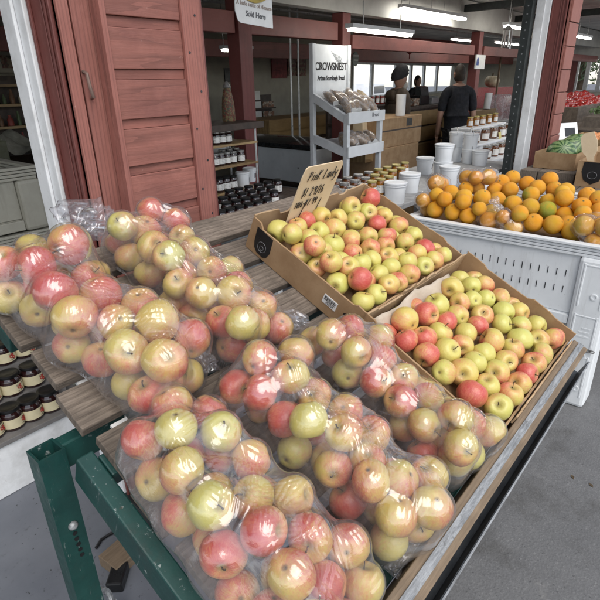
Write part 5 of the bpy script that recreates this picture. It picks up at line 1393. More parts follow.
r_=random.Random(3); M_gc=[simple('packet_%s'%n_,c,.5) for n_,c in (('cream',(.42,.38,.30)),('white',(.55,.55,.52)),('brown',(.16,.08,.04)),('red',(.25,.04,.03)),('green',(.08,.12,.05)))]
for zi,z in enumerate((.931,1.181,1.431)):
    x=.05; k=0
    while x<2.85:
        wd=r_.uniform(.05,.10); hh2=r_.uniform(.10,.18); m_=r_.choice(M_gc); k+=1
        pb=MB().lathe([(wd*.4,0),(wd*.42,hh2*.6),(wd*.2,hh2*.8),(wd*.2,hh2)],8).build('packet' if k%3 else 'bottle',m_,None,smooth=True,loc=(.2+x+wd*.5,6.95,z))
        tag(pb,'small %s on the far left goods shelf, %s board up'%(pb.name.split('.')[0],ORD[zi+1]),'packaged goods','packets on the far left goods shelf'); x+=wd+.03
tl_=thing('wall_picture','cream wall panel of small photographs above the goods shelf','picture board',(.3,7.1,1.78)); MB().box((0,0,0),(2.8,.02,.42)).build('board',M_wallcream,tl_)
for i in range(9): MB().box((.1+.3*i,-.012,.05+.14*(i%2)),(.27+.3*i,-.0005,.19+.14*(i%2))).build('photograph',M_pic,tl_)
cv=thing('produce_cover','crumpled pale sheet over produce in front of the goods shelf','sheet',(.3,5.4,.75))
vs=[];fs=[];nx_,ny_=40,14; g2=np.random.default_rng(4)
for i in range(nx_+1):
    for j in range(ny_+1):
        u=i/nx_*2.6; v=j/ny_*.9; vs.append((u,v,.30+.10*math.sin(u*4+v*5)*math.sin(v*7)+.05*math.sin(u*13-v*9)+g2.normal()*.012))
for i in range(nx_):
    for j in range(ny_): fs.append((i*(ny_+1)+j,(i+1)*(ny_+1)+j,(i+1)*(ny_+1)+j+1,i*(ny_+1)+j+1))
smoothbuild(vs,fs,'sheet',simple('greyish_sheet',(.30,.29,.24),.8),cv); MB().box((0,.02,-.745),(2.6,.88,.15)).build('bench',M_dkbrown,cv)

# ================================================================== CENTRE BACKGROUND: boxes, people, counter
cy=2.95
def cbox(px0,px1,py0,py1,y,dep,lb,extra=None):
    a=atY(px0,(py0+py1)/2,y).x; b=atY(px1,(py0+py1)/2,y).x; pm=(px0+px1)/2; z1=atY(pm,py0,y).z; z0=max(0.0,atY(pm,py1,y).z)
    t=thing('cardboard_box',lb,'cardboard box',(a,y,z0),group='stacked cardboard boxes'); MB().box((0,0,0),(b-a,dep,z1-z0)).build('carton_body',M_card,t,bevel=.004)
    MB().box((.0,-.0015,(z1-z0)*.55),(b-a,-.0003,(z1-z0)*.60)).build('tape_line',M_dkbrown,t)
    return t,a,b,z0,z1
t,a,b,z0,z1=cbox(381,421,117,145,cy,.5,'brown cardboard box with a black square, top of the stack')
MB().box(((b-a)*.60,-.0018,(z1-z0)*.66),((b-a)*.74,-.0004,(z1-z0)*.93)).build('printed_square',M_black,t)
bt=thing('cardboard_box','brown cardboard box under the boxes in the middle of the stack','cardboard box',(a-.03,cy-.02,0),group='stacked cardboard boxes'); MB().box((0,0,0),(b-a-.05,.5,z0-.002)).build('carton_body',M_card,bt,bevel=.004); MB().box((0,-.0015,z0*.62),(b-a-.05,-.0003,z0*.64)).build('tape_line',M_dkbrown,bt)
rp=atY(400,118,cy+.12); pr=thing('paper_roll','upright white paper roll on the cardboard boxes','paper roll',(rp.x,cy+.12,z1+.0005)); MB().lathe([(.055,0),(.055,.225),(.02,.225),(.02,.2)],20).build('roll',M_paper,pr,smooth=True)
# counter
cyy=4.5; cx0=8.0
cn=thing('shop_counter','long wooden shop counter with dark grooves behind the men','counter',(cx0,cyy,0))
hC=1.17
for k in range(4):
    MB().box((0,0.004*(k%2),.02+k*.275),(4.6,.6,.02+k*.275+.245)).build('front_board',M_counter,cn,bevel=.004); MB().box((.0,.03,.02+k*.275+.2455),(4.6,.58,.02+k*.275+.2745)).build('dark_groove',M_dkbrown,cn)
MB().box((-.02,-.02,hC-.05),(4.62,.62,hC)).build('counter_top',M_dkbrown,cn,bevel=.003)
def clutter(px,py,y,w_,h_,d_,m,lb,cat,name):
    p=atY(px,py,y); t=thing(name,lb,cat,(p.x,y,hC+.001)); MB().box((-w_/2,0,0),(w_/2,d_,h_)).build('body',m,t,bevel=.006); return t
till=clutter(425,98,4.7,.35,.16,.3,M_black,'black till on the shop counter','till','till'); MB().add([(-.15,.0,.161),(.15,.0,.161),(.15,.12,.161),(-.15,.12,.161),(-.15,.03,.30),(.15,.03,.30),(.15,.12,.32),(-.15,.12,.32)],[(3,2,1,0),(4,5,6,7),(0,1,5,4),(1,2,6,5),(2,3,7,6),(3,0,4,7)]).build('screen',M_frzlid,till)
sc_=clutter(436,98,4.7,.30,.10,.25,M_alu,'metal weighing scale on the shop counter','scale','weighing_scale'); MB().lathe([(.14,.102),(.16,.13),(.155,.13),(.13,.106)],18,Matrix.Translation((0,.12,0))).build('pan',M_alu,sc_,smooth=True)
clutter(417,100,4.6,.18,.12,.15,M_clut,'small stack of packets left of the till','packets','packet_stack')
lx=atY(352,100,4.4).x; sh=thing('goods_shelf','dark shelves of labelled bottles behind the paper bag','shelf',(lx-.3,4.4,0))
MB().box((0,.2,0),(2.0,.24,1.3)).build('back_board',M_dkbrown,sh)
for z in (.8,1.02,1.24): MB().box((0,-.05,z),(2.0,.199,z+.025)).build('shelf_board',M_dkbrown,sh)
bj=jar_proto('sauce_bottle',.032,.13,simple('red_sauce_glass',(.25,.03,.02),.2),M_white,M_label,'bottle')
for zi,z in enumerate((.8255,1.0455,1.2655)):
    place_row(bj,[(lx-.22+.13*k,4.42,z) for k in range(13)],['small red sauce bottle behind the bread rack, %s board up, %s from left'%(ORD[zi+1],ORD[min(13,k+1)]) for k in range(13)],'sauce bottles behind the bread rack',rz=.6)
clean(bj)
rc=thing('red_cabinet','bright red enamel cabinet beside the counter','cabinet',(atY(476,95,4.0).x,4.0,0)); Lr=atY(512,95,4.0).x-atY(476,95,4.0).x
MB().box((0,0,0),(Lr,.5,1.42)).build('body',M_redcab,rc,bevel=.006); MB().box((.05,-.008,.2),(Lr*.5,-.0005,1.3)).build('door',M_redcab,rc)
gd=thing('white_pumpkin','cream white pumpkin resting on the red cabinet','pumpkin',(atY(492,82,4.2).x,4.2,1.421))
vs=[];fs=[]
for i in range(13):
    f=PI*i/12
    for k in range(30):
        a=2*PI*k/30; rr=.14*math.sin(f)*(1+.05*abs(math.cos(5*a))); vs.append((rr*math.cos(a),rr*math.sin(a),.115-.115*math.cos(f)*(1-.15*math.exp(-(f-PI)**2*4))))
for i in range(12):
    for k in range(30): fs.append((i*30+k,i*30+(k+1)%30,(i+1)*30+(k+1)%30,(i+1)*30+k))
smoothbuild(vs,fs,'flesh',simple('cream_pumpkin_rind',(.50,.43,.30),.5),gd); MB().tube([(0,0,.21),(.01,0,.24),(.02,.005,.26)],.014,7).build('stalk',M_stem,gd,smooth=True)
pr2=thing('paper_roll','leaning roll of white paper towel before the red cabinet','paper roll',(atY(486,113,3.6).x,3.6,1.10),(0,.12,0)); MB().lathe([(.06,0),(.06,.26),(.02,.26),(.02,.23)],18).build('roll',M_paper,pr2,smooth=True)
bs=thing('cardboard_box','pale cardboard carton below the paper towel roll','cardboard box',(atY(470,125,3.55).x,3.55,0),group='stacked cardboard boxes'); MB().box((0,0,0),(1.15,.5,1.095)).build('carton_body',M_counter,bs,bevel=.004); MB().box((.1,-.002,.75),(1.0,-.0003,.9)).build('printed_band',M_card,bs)
tr_=thing('clear_bin_cover','clear plastic cover standing right of the red cabinet','plastic cover',(atY(505,100,3.4).x,3.4,.9)); 
MB().add([(0,0,0),(.42,0,0),(.42,.3,0),(0,.3,0),(.05,.02,.42),(.38,.02,.42),(.38,.28,.42),(.05,.28,.42)],[(3,2,1,0),(4,5,6,7),(0,1,5,4),(1,2,6,5),(2,3,7,6),(3,0,4,7)]).build('cover',M_filmb,tr_,bevel=.03); MB().box((-.05,-.05,-.9),(.5,.4,-.002)).build('stand',M_greyrack,tr_)
pl_=thing('wood_pole','thin wooden pole in front of the red cabinet','pole',(atY(498,80,3.9).x,3.9,0)); MB().box((-.015,-.015,0),(.015,.015,2.0)).build('stick',M_lip,pl_)

# people
def skin_fig(name,verts,edges,radii,m,parent,sub=2,root=0):
    me=bpy.data.meshes.new(name); me.from_pydata(verts,edges,[]); o=bpy.data.objects.new(name,me); COL.objects.link(o)
    sm=o.modifiers.new('skin','SKIN'); sl_=me.skin_vertices[0].data
    for i,r in enumerate(radii): sl_[i].radius=r if isinstance(r,tuple) else (r,r)
    sl_[root].use_root=True
    s=o.modifiers.new('sub','SUBSURF'); s.levels=sub; s.render_levels=sub; me.materials.append(m); sm.use_smooth_shade=True
    if parent: o.parent=parent
    return o
def person(label,loc,rz,h,topm,legm,hairm,coat=False,arm='down',turban=False,longsleeve=False):
    t=thing('person',label,'person',loc,(0,0,rz)); k=h/1.75; t.scale=(.86,.90,1)
    V=lambda *a: tuple(x*k for x in a)
    # body faces +y in its own frame; arms slightly bent
    if arm=='reach': la=[(-.20,.02,1.42),(-.26,.10,1.16),(-.20,.34,1.08)]; ra=[(.20,.02,1.42),(.26,.08,1.16),(.20,.32,1.06)]
    else: la=[(-.20,0,1.42),(-.255,-.01,1.14),(-.24,.10,.90)]; ra=[(.20,0,1.42),(.255,-.01,1.14),(.23,.12,.90)]
    vs=[(0,0,.95),(0,.0,1.15),(0,-.01,1.36),(0,0,1.475),(0,.012,1.55)]+la+ra+[(-.09,0,.90),(-.10,.02,.50),(-.105,-.02,.08),(-.11,.12,.04),(.09,0,.90),(.10,.02,.50),(.105,-.02,.08),(.11,.12,.04)]
    es=[(0,1),(1,2),(2,3),(3,4),(3,5),(5,6),(6,7),(3,8),(8,9),(9,10),(0,11),(11,12),(12,13),(13,14),(0,15),(15,16),(16,17),(17,18)]
    rd=[(.15,.11),(.145,.105),(.125,.085),.07,.056,.06,.046,.034,.06,.046,.034,.09,.065,.045,.042,.09,.065,.045,.042]
    body=skin_fig('body',[V(*v) for v in vs],es,[tuple(x*k for x in r) if isinstance(r,tuple) else r*k for r in rd],M_skin,t)
    # head with nose, ears and chin as one shaped mesh
    hv=[];hf=[]; nu,nv=16,22
    for i in range(nu+1):
        f=PI*i/nu
        for j in range(nv):
            a=2*PI*j/nv; x=.076*math.sin(f)*math.cos(a); y=.096*math.sin(f)*math.sin(a); z=.118*math.cos(f)
            if z<0: x*=1-.25*(-z/.118)**1.5; y=y*(1-.12*(-z/.118)) 
            if math.sin(a)>.75: y+= .022*math.exp(-((z+.012)/.022)**2)*math.exp(-(math.cos(a)/.22)**2)*math.sin(f); y-=.008*math.exp(-((z-.018)/.014)**2)
            if abs(math.cos(a))>.93 and abs(z)<.035: x*=1.16
            hv.append(((x)*k,(y+.02)*k,(1.638+z)*k))
    for i in range(nu):
        for j in range(nv): hf.append((i*nv+j,i*nv+(j+1)%nv,(i+1)*nv+(j+1)%nv,(i+1)*nv+j))
    hd=smoothbuild(hv,hf,'head',M_skin,t)
    for s in (-1,1): MB().lathe([(.0,-.008),(.008,0),(0,.008)],8,Matrix.Translation((s*.030*k,.108*k,1.655*k))).build('eye',M_black,hd,smooth=True)
    MB().box((-.022*k,.105*k,1.586*k),(.022*k,.112*k,1.592*k)).build('mouth',simple('lips',(.30,.12,.10),.5),hd)
    if turban:
        tv=[];tf=[]
        for i in range(13):
            f=PI*.62*i/12
            for j in range(24):
                a=2*PI*j/24; w_=1+.04*math.sin(7*f*3+3*math.cos(a))
                tv.append((.108*k*math.sin(f)*math.cos(a)*w_,(.125*math.sin(f)*math.sin(a)*w_+.012)*k,(1.685+.115*math.cos(f)+.035*math.sin(a)*math.sin(f))*k))
        for i in range(12):
            for j in range(24): tf.append((i*24+j,i*24+(j+1)%24,(i+1)*24+(j+1)%24,(i+1)*24+j))
        smoothbuild(tv,tf,'turban',M_turban,t)
        skin_fig('beard',[V(0,.085,1.60),V(0,.105,1.55),V(0,.10,1.48)],[(0,1),(1,2)],[.058*k,.05*k,.025*k],M_beard,t)
    else:
        bv=[];bf=[]
        for i in range(11):
            f=PI*.72*i/10
            for j in range(24):
                a=2*PI*j/24; cut=1 if math.sin(a)<.35 else max(.45,1-.95*(math.sin(a)-.35))
                ff=f*cut; bv.append((.081*k*math.sin(ff)*math.cos(a),(.102*math.sin(ff)*math.sin(a)+.014)*k,(1.643+.124*math.cos(ff))*k))
        for i in range(10):
            for j in range(24): bf.append((i*24+j,i*24+(j+1)%24,(i+1)*24+(j+1)%24,(i+1)*24+j))
        smoothbuild(bv,bf,'hair',hairm,t)
    # clothes follow the body a little proud of it
    g=.016
    sl_=1.0 if longsleeve else .55
    mid=lambda p,q,u: tuple(a+(b-a)*u for a,b in zip(p,q))
    if longsleeve: al=[la[0],la[1],mid(la[1],la[2],.85)]; ar=[ra[0],ra[1],mid(ra[1],ra[2],.85)]
    else: al=[la[0],mid(la[0],la[1],.85)]; ar=[ra[0],mid(ra[0],ra[1],.85)]
    tv_=[(0,0,.88 if not coat else .72),(0,0,1.0),(0,0,1.15),(0,-.01,1.36),(0,-.005,1.47)]; te=[(0,1),(1,2),(2,3),(3,4)]; trd=[(.185+.03*coat,.135+.03*coat),(.175+.02*coat,.13+.03*coat),(.168+.02*coat,.125+.02*coat),(.190,.14),.090+.03*coat]
    o_=len(tv_); tv_+=al; te+=[(4,o_)]+[(o_+i,o_+i+1) for i in range(len(al)-1)]; trd+=[.080,.066,.056][:len(al)]
    o_=len(tv_); tv_+=ar; te+=[(4,o_)]+[(o_+i,o_+i+1) for i in range(len(ar)-1)]; trd+=[.080,.066,.056][:len(ar)]
    skin_fig('coat' if coat else 'shirt',[V(*v) for v in tv_],te,[tuple(x*k for x in r) if isinstance(r,tuple) else r*k for r in trd],topm,t,root=1)
    if coat: skin_fig('hood',[V(-.10,-.09,1.45),V(0,-.13,1.43),V(.10,-.09,1.45)],[(0,1),(1,2)],[.06*k,.075*k,.06*k],topm,t,root=1)
    lv=[(0,0,.93),(-.09,0,.90),(-.10,.02,.50),(-.105,-.01,.10),(.09,0,.90),(.10,.02,.50),(.105,-.01,.10)]
    skin_fig('trousers',[V(*v) for v in lv],[(0,1),(1,2),(2,3),(0,4),(4,5),(5,6)],[(.16*k,.12*k),.11*k,.085*k,.07*k,.11*k,.085*k,.07*k],legm,t)
    for s in (-1,1): skin_fig('shoe',[V(s*.105,-.05,.045),V(s*.108,.06,.04),V(s*.112,.15,.032)],[(0,1),(1,2)],[.05*k,.048*k,.035*k],M_black,t,root=1)
    # hands: palm and five fingers
    for s,hw,el in ((-1,la[2],la[1]),(1,ra[2],ra[1])):
        d=Vector(hw)-Vector(el); d.normalize(); base=Vector(hw); side=Vector((0,1,0))-d*d.y; side.normalize()
        hvv=[tuple(base*k),tuple((base+d*.085)*k)]; he=[(0,1)]; hr=[.026*k,.03*k]
        for q in range(4):
            off=side*(.027-.018*q); a=len(hvv); L=(.062,.072,.068,.052)[q]
            hvv+=[tuple((base+d*.085+off)*k),tuple((base+d*(.085+L*.55)+off)*k),tuple((base+d*(.085+L)+off-Vector((s*.018,0,0)))*k)]; he+=[(1,a),(a,a+1),(a+1,a+2)]; hr+=[.0095*k,.009*k,.008*k]
        a=len(hvv); hvv+=[tuple((base+d*.03+side*.035)*k),tuple((base+d*.065+side*.052)*k)]; he+=[(0,a),(a,a+1)]; hr+=[.011*k,.009*k]
        skin_fig('hand',hvv,he,hr,M_skin,t,sub=1)
    return t
mp=atD(461,66,6.35); person('man in navy T-shirt standing with his back turned at the counter',(mp.x,mp.y,.004),rad(-48),1.75,M_navy,M_blackc,M_hairb)
mp=atD(399,78,6.1); person('person in brown hooded coat and black turban beside the boxes',(mp.x,mp.y,.004),rad(-118),1.72,M_brownc,M_blackc,M_hair,coat=True,turban=True,longsleeve=True)
mp=atY(417,85,5.35); person('person in black with dark hair behind the counter',(mp.x,mp.y,.004),rad(150),1.66,M_blackc,M_blackc,M_hair,arm='reach',longsleeve=True)

# ================================================================== SIGNS, LAMPS, HANGING THINGS
hs=thing('hanging_sign','white hanging banner with a yellow ribbon emblem and Sold Here','sign')
Ysg=2.0; pa=atY(235,2,Ysg); pb=atY(273,27,Ysg); wS=pb.x-pa.x
zt_=pa.z+.14; zb2=atY(254,24,Ysg).z
hs.location=(pa.x,Ysg,zb2); hS=zt_-zb2
poly=[(.012,.012),(.03,0.0),(wS,-.012),(wS-.002,hS),(0,hS),(-.002,.05)]
MB().prism(poly,.004).build('banner',M_paper,hs)
text('Sold Here',.034,(wS*.52,-.0015,.028),(PI/2,rad(3.5),0),M_grayink,hs,bold=.0006)
text('A little taste of Heaven',.026,(wS*.5,-.0015,.072),(PI/2,rad(3.5),0),simple('pale_brown_print',(.42,.34,.30),.7),hs)
rbn=MB(); rbn.tube([(wS*(.2+.6*i/10),-.002,.118+.020*math.sin(PI*i/10)*-1+.0) for i in range(11)],.009,5); rbn.build('yellow_ribbon',simple('ochre_print',(.60,.45,.12),.7),hs)
MB().box((wS*.38,-.003,.145),(wS*.75,-.0005,.17)).build('blue_patch',simple('pale_blue_print',(.35,.50,.62),.7),hs)
for xx in (.01,wS-.012): MB().tube([(xx,.002,hS),(xx,.002,2.62-zb2)],.002,5).build('cord',M_tin,hs)
def tubelamp(px0,px1,py,y,lb,n_=2,em=True):
    a=atY(px0,py,y); b=atY(px1,py,y); z=a.z; t=thing('ceiling_lamp',lb,'ceiling lamp',(a.x,y,z),group='fluorescent lamps'); L=b.x-a.x
    MB().box((0,-.045,.026),(L,.045,.060)).build('housing',M_white,t)
    for k in range(n_):
        yy=-.022+.044*k if n_>1 else 0
        MB().tube([(.02,yy,.012),(L*.5,yy,.012),(L-.02,yy,.012)],.0125,10).build('tube',M_tube,t,smooth=True)
    MB().tube([(L*.2,0,.060),(L*.2,0,max(.09,2.6-z))],.004,5).build('hanger',M_tin,t); MB().tube([(L*.8,0,.060),(L*.8,0,max(.09,2.6-z))],.004,5).build('hanger',M_tin,t)
    return t
tubelamp(349,411,31,2.95,'long fluorescent lamp beside the sign rack post'); tubelamp(401,438,10,3.28,'fluorescent lamp on the white beam, left of a pair'); tubelamp(437.5,465,16,3.28,'fluorescent lamp on the white beam, right of a pair'); tubelamp(452,472,40,5.0,'short fluorescent lamp left of the notice post'); tubelamp(505,528,27,2.9,'fluorescent lamp hanging by the wind chime'); tubelamp(496,525,43,4.6,'distant fluorescent lamp behind the wind chime'); tubelamp(575,590,37,2.6,'fluorescent lamp above the melon stand'); tubelamp(222,231,51.5,4.6,'distant fluorescent lamp left of the maroon post',2); tubelamp(247,251,51.5,4.9,'small distant lamp right of the maroon post',1)
def wallsign(px,py,rpx,y,lb,m,name='round_sign'):
    p=atY(px,py,y); r=rpx/F*depth_of(p)*1.4; t=thing(name,lb,'sign',(p.x,y,p.z)); MB().lathe([(r*.75,0),(r*.78,.006),(r*.7,.012)],24,Matrix.Rotation(PI/2,4,'X')@Matrix.Diagonal((1,1.25,1,1))).build('plate',m,t); return t
rs=wallsign(355,59,5,4.4,'grey oval sign hanging behind the bread rack sign',simple('grey_green_enamel',(.16,.18,.17),.5)); MB().box((-.07,-.016,.03),(.07,-.0125,.05)).build('white_line',M_paper,rs); MB().box((-.05,-.016,-.02),(.05,-.0125,-.008)).build('white_line',M_paper,rs)
fl=wallpic(476,55,485,69,PY-.09,M_paper,'white notice with a blue emblem on the maroon post','notice','notice'); 
MB().box((.02,-.004,.05),(.10,-.0006,.11)).build('blue_emblem',simple('blue_print',(.05,.09,.28),.6),fl); MB().add([(.02,-.004,.112),(.10,-.004,.112),(.075,-.004,.15),(.05,-.004,.16),(.02,-.0006,.112),(.10,-.0006,.112),(.075,-.0006,.15),(.05,-.0006,.16)],[(0,1,2,3),(7,6,5,4),(0,4,5,1),(1,5,6,2),(2,6,7,3),(3,7,4,0)]).build('blue_emblem',MATS['blue_print'],fl)
p=atY(410,47,5.2); ln=thing('red_lantern','small red lantern ornament hanging above the counter','lantern',(p.x,5.2,p.z)); MB().lathe([(.02,-.12),(.09,-.06),(.10,0),(.08,.06),(.02,.10)],14).build('shade',simple('red_lantern_paper',(.36,.04,.03),.6),ln,smooth=True); MB().tube([(0,0,.10),(0,0,.32)],.004,5).build('cord',M_tin,ln); MB().tube([(0,0,-.12),(.005,0,-.2)],.01,5).build('tassel',MATS['red_lantern_paper'],ln)
p=atY(508,30,2.5); wcm=thing('wind_chime','silver and white wind chime bundle hanging by the steel post','wind chime',(p.x,2.5,p.z)); MB().lathe([(.05,0),(.055,.01),(.01,.05)],14).build('top_disc',M_tin,wcm,smooth=True)
for k in range(8):
    a=2*PI*k/8; MB().tube([(.045*math.cos(a),.045*math.sin(a),-.005),(.05*math.cos(a),.05*math.sin(a),-.16-.015*(k%3))],.009,7).build('chime_rod',M_tin if k%2 else simple('shell_white',(.5,.44,.42),.5),wcm,smooth=True)
MB().tube([(0,0,.05),(0,0,2.6-p.z)],.003,5).build('cord',M_tin,wcm)
MB().box((.085,-.01,-.2),(.14,-.005,.02)).build('paper_strip',M_paper,wcm)

# ================================================================== RIGHT OPENING: produce stands
def slab_crate(x,y,z,w_,d_,h_,lb,m,n_=3):
    t=thing('wood_crate',lb,'crate',(x,y,z))
    for k in range(n_):
        zz_=k*h_/n_
        for a,b in (((0,0),(w_,.014)),((0,d_-.014),(w_,d_)),((0,.0145),(.014,d_-.0145)),((w_-.014,.0145),(w_,d_-.0145))):
            MB().box((a[0],a[1],zz_+.006),(b[0],b[1],zz_+h_/n_-.006)).build('slat',m,t)
    MB().box((.0145,.0145,.0),(w_-.0145,d_-.0145,.012)).build('bottom',m,t); return t
# slatted stand carrying the melons
ms=thing('slatted_stand','weathered slatted stand carrying the melon carton','stand',(4.05,.50,0))
for k in range(9): MB().box((0,.0+.098*k,.80),(2.5,.086+.098*k,.822)).build('slat',M_slat,ms,bevel=.002)
for x,y in ((.05,.02),(2.4,.02),(.05,.80),(2.4,.80)): MB().box((x,y,0),(x+.06,y+.06,.799)).build('leg',M_slat,ms)
mx0=4.55;my0=1.0;mzz=.90
mb_=thing('melon_carton','long brown carton of striped watermelons by the dark red jamb','cardboard box',(mx0,my0,mzz),(0,0,-.06))
for a,b in (((0,0,0),(.006,.32,.13)),((.0065,0,0),(.95,.006,.13)),((.0065,.314,0),(.95,.32,.13)),((.9505,0,0),(.9565,.32,.13)),((.0065,.0065,0),(.95,.3135,.006))): MB().box(a,b).build('panel',M_card,mb_)
mbx=thing('pallet_block','stack of grey boards under the melon carton','boards',(4.42,.96,.8225))
for k in range(3): MB().box((0,.14*k,0),(1.15,.13+.14*k,.074)).build('board',M_slat,mbx,bevel=.002)
mel=MB().lathe([(.0001,-1.12)]+[(math.sin(PI*i/14),-1.12*math.cos(PI*i/14)) for i in range(1,14)]+[(.0001,1.12)],22,None,False,False)
mm=bpy.data.meshes.new('watermelon'); mm.from_pydata(mel.v,[],mel.f); mm.update(); mm.polygons.foreach_set('use_smooth',[True]*len(mm.polygons)); mm.materials.append(M_melon)
for i,(dx,dy2,dz,rr,rz,lb) in enumerate(((.14,.15,.115,.105,.4,'striped watermelon at the jamb end of the carton'),(.40,.13,.12,.11,1.1,'striped watermelon second from the jamb'),(.64,.16,.12,.108,.2,'striped watermelon third from the jamb'),(.85,.14,.11,.10,.9,'striped watermelon at the far end of the carton'))):
    o=bpy.data.objects.new('watermelon',mm); COL.objects.link(o); o.location=(mx0+dx,my0+dy2,mzz+dz); o.rotation_euler=(PI/2,random.random(),rz); o.scale=(rr,)*3; tag(o,lb,'watermelon','watermelons in the long carton')
c3=thing('produce_carton','brown carton with a black emblem and wooden paddle at the right edge','cardboard box',(4.33,.63,.8225),(0,0,.0))
for a,b in (((0,0,0),(.006,.30,.19)),((.0065,0,0),(.58,.006,.19)),((.0065,.294,0),(.58,.30,.19)),((.5805,0,0),(.5865,.30,.19)),((.0065,.0065,0),(.58,.2935,.03))): MB().box(a,b).build('panel',M_card,c3)
em=MB(); pol=[(-.09,.10),(-.10,.02),(-.07,-.05),(0,-.08),(.07,-.05),(.10,.02),(.09,.10)]
e1=MB().prism([(q[0]*.75,q[1]*.9) for q in pol],.002,Matrix.Translation((-.0005,.19,.095))@Matrix.Rotation(PI/2,4,'Z')).build('black_emblem',M_black,c3)
em.tube([(-.004,.19+.032*math.cos(q),.09+.026*math.sin(q)) for q in [2*PI*j/16 for j in range(16)]],.002,4,closed=True); em.build('emblem_ring',M_grayink,c3)
pd=thing('wooden_paddle','pale wooden price paddle stuck in the right edge carton','price sign',(4.37,.84,.95),(rad(4),rad(14),PI/2)); MB().prism([(-.018,0),(.018,0),(.03,.10),(.055,.14),(.06,.24),(.035,.27),(-.03,.27),(-.05,.20),(-.045,.13),(-.022,.09)],.008).build('paddle',M_sign,pd)
gm=bpy.data.meshes.new('sphere_fruit'); sf=MB().lathe([(.0001,-.9)]+[(math.sin(PI*i/9),-.92*math.cos(PI*i/9)) for i in range(1,9)]+[(.0001,.80)],14,None,False,False); gm.from_pydata(sf.v,[],sf.f); gm.update(); gm.polygons.foreach_set('use_smooth',[True]*len(gm.polygons))
def heap(n,x0,x1,y0,y1,z,r,m,name,cat,lb,group,layers=2):
    me=gm.copy(); me.name=name; me.materials.append(m); k=0
    nx=max(1,int((x1-x0)/(2*r))); ny=max(1,int((y1-y0)/(2*r)))
    for l in range(layers):
        for j in range(ny-l):
            for i in range(nx-l):
                if k>=n: return
                k+=1; o=bpy.data.objects.new(name,me); COL.objects.link(o)
                o.location=(x0+r*(1+l)+2*r*i+random.uniform(-.1,.1)*r, y0+r*(1+l)+2*r*j+random.uniform(-.1,.1)*r, z+r*(.9+1.35*l)); s=r*random.uniform(.95,1.06); o.scale=(s,)*3; o.rotation_euler=(random.random(),random.random(),random.random()*6)
                tag(o,lb+', %s layer, %s across and %s deep'%(('bottom','top','third')[l],ORD[min(13,i+1)],ORD[min(13,j+1)]),cat,group)
def stand(x,y,w_,d_,h_,lb,m):
    t=thing('produce_stand',lb,'stand',(x,y,0)); MB().box((0,0,h_-.03),(w_,d_,h_)).build('top',m,t)
    for a,b in ((.02,.02),(w_-.08,.02),(.02,d_-.08),(w_-.08,d_-.08)): MB().box((a,b,0),(a+.06,b+.06,h_-.0305)).build('leg',m,t)
    return t
stand(6.55,1.0,2.2,.9,.78,'dark stand of tomatoes and peaches behind the melons',M_dkbrown)
slab_crate(6.65,1.08,.7805,.9,.55,.16,'wooden crate of peaches behind the melons',M_counter,2); heap(48,6.68,7.52,1.1,1.6,.88,.042,M_peach,'peach','peach','peach in the crate behind the melons','peaches in the crate')
slab_crate(6.2,1.52,.7805,.36,.4,.16,'small crate of tomatoes beside the jamb',M_counter,2); heap(20,6.22,6.54,1.54,1.88,.88,.04,M_tomato,'tomato','tomato','red tomato in the crate by the jamb','tomatoes in the crate')
stand(8.2,1.3,2.6,1.4,.93,'grey stand of leafy produce under the pepper bin',M_slat)
lbx=thing('greens_box','grey crate of leafy greens under the red peppers','crate',(8.25,1.32,.9305)); MB().box((0,0,0),(2.4,.5,.14)).build('front',M_slat,lbx)
lv=MB(); r_=random.Random(8)
for k in range(420):
    c=Vector((8.3+r_.random()*2.3,1.36+r_.random()*.42,1.07+r_.random()*.10)); a=Vector((r_.uniform(-1,1),r_.uniform(-1,1),r_.uniform(.1,1))).normalized()*r_.uniform(.04,.09); b_=a.cross(Vector((r_.uniform(-1,1),r_.uniform(-1,1),.3))).normalized()*.025
    lv.add([c,c+a*.5+b_,c+a,c+a*.5-b_],[(0,1,2,3)])
o=lv.build('leafy_greens',M_greenleaf); tag(o,'mass of leafy greens in the grey crate','greens',kind='stuff')
pb_=thing('pepper_bin','dark bin heaped with red peppers before the bright windows','bin',(8.9,2.05,0)); MB().box((0,0,0),(2.9,.08,1.16)).build('front',M_slat,pb_); MB().box((0,.0805,0),(.08,1.0,1.16)).build('side',M_slat,pb_); MB().box((2.82,.0805,0),(2.9,1.0,1.16)).build('side',M_slat,pb_); MB().box((.0805,.0805,1.0),(2.8195,1.0,1.03)).build('floor',M_slat,pb_)
def pepper_mesh():
    vs=[];fs=[]
    for i in range(11):
        f=PI*i/10
        for k in range(16):
            a=2*PI*k/16; rr=math.sin(f)**.6*(1+.14*math.cos(3*a))*(1-.18*i/10); vs.append((rr*math.cos(a),rr*math.sin(a),1.25*math.cos(f)-.25*math.exp(-(f/.4)**2)))
    for i in range(10):
        for k in range(16): fs.append((i*16+k,i*16+(k+1)%16,(i+1)*16+(k+1)%16,(i+1)*16+k))
    me=bpy.data.meshes.new('red_pepper'); me.from_pydata(vs,[],fs); me.update(); me.polygons.foreach_set('use_smooth',[True]*len(me.polygons)); me.materials.append(M_redpepper); return me
pm=pepper_mesh()
for j in range(5):
    for i in range(22):
        o=bpy.data.objects.new('red_pepper',pm); COL.objects.link(o); o.location=(9.05+.122*i+random.uniform(-.02,.02),2.16+.11*j,1.10+.035*j+random.uniform(0,.05)); o.rotation_euler=(random.uniform(0,6),random.uniform(0,6),random.uniform(0,6)); s=random.uniform(.05,.064); o.scale=(s,)*3
        tag(o,'glossy red pepper heaped in the dark bin before the windows','red pepper','red peppers heaped in the dark bin')
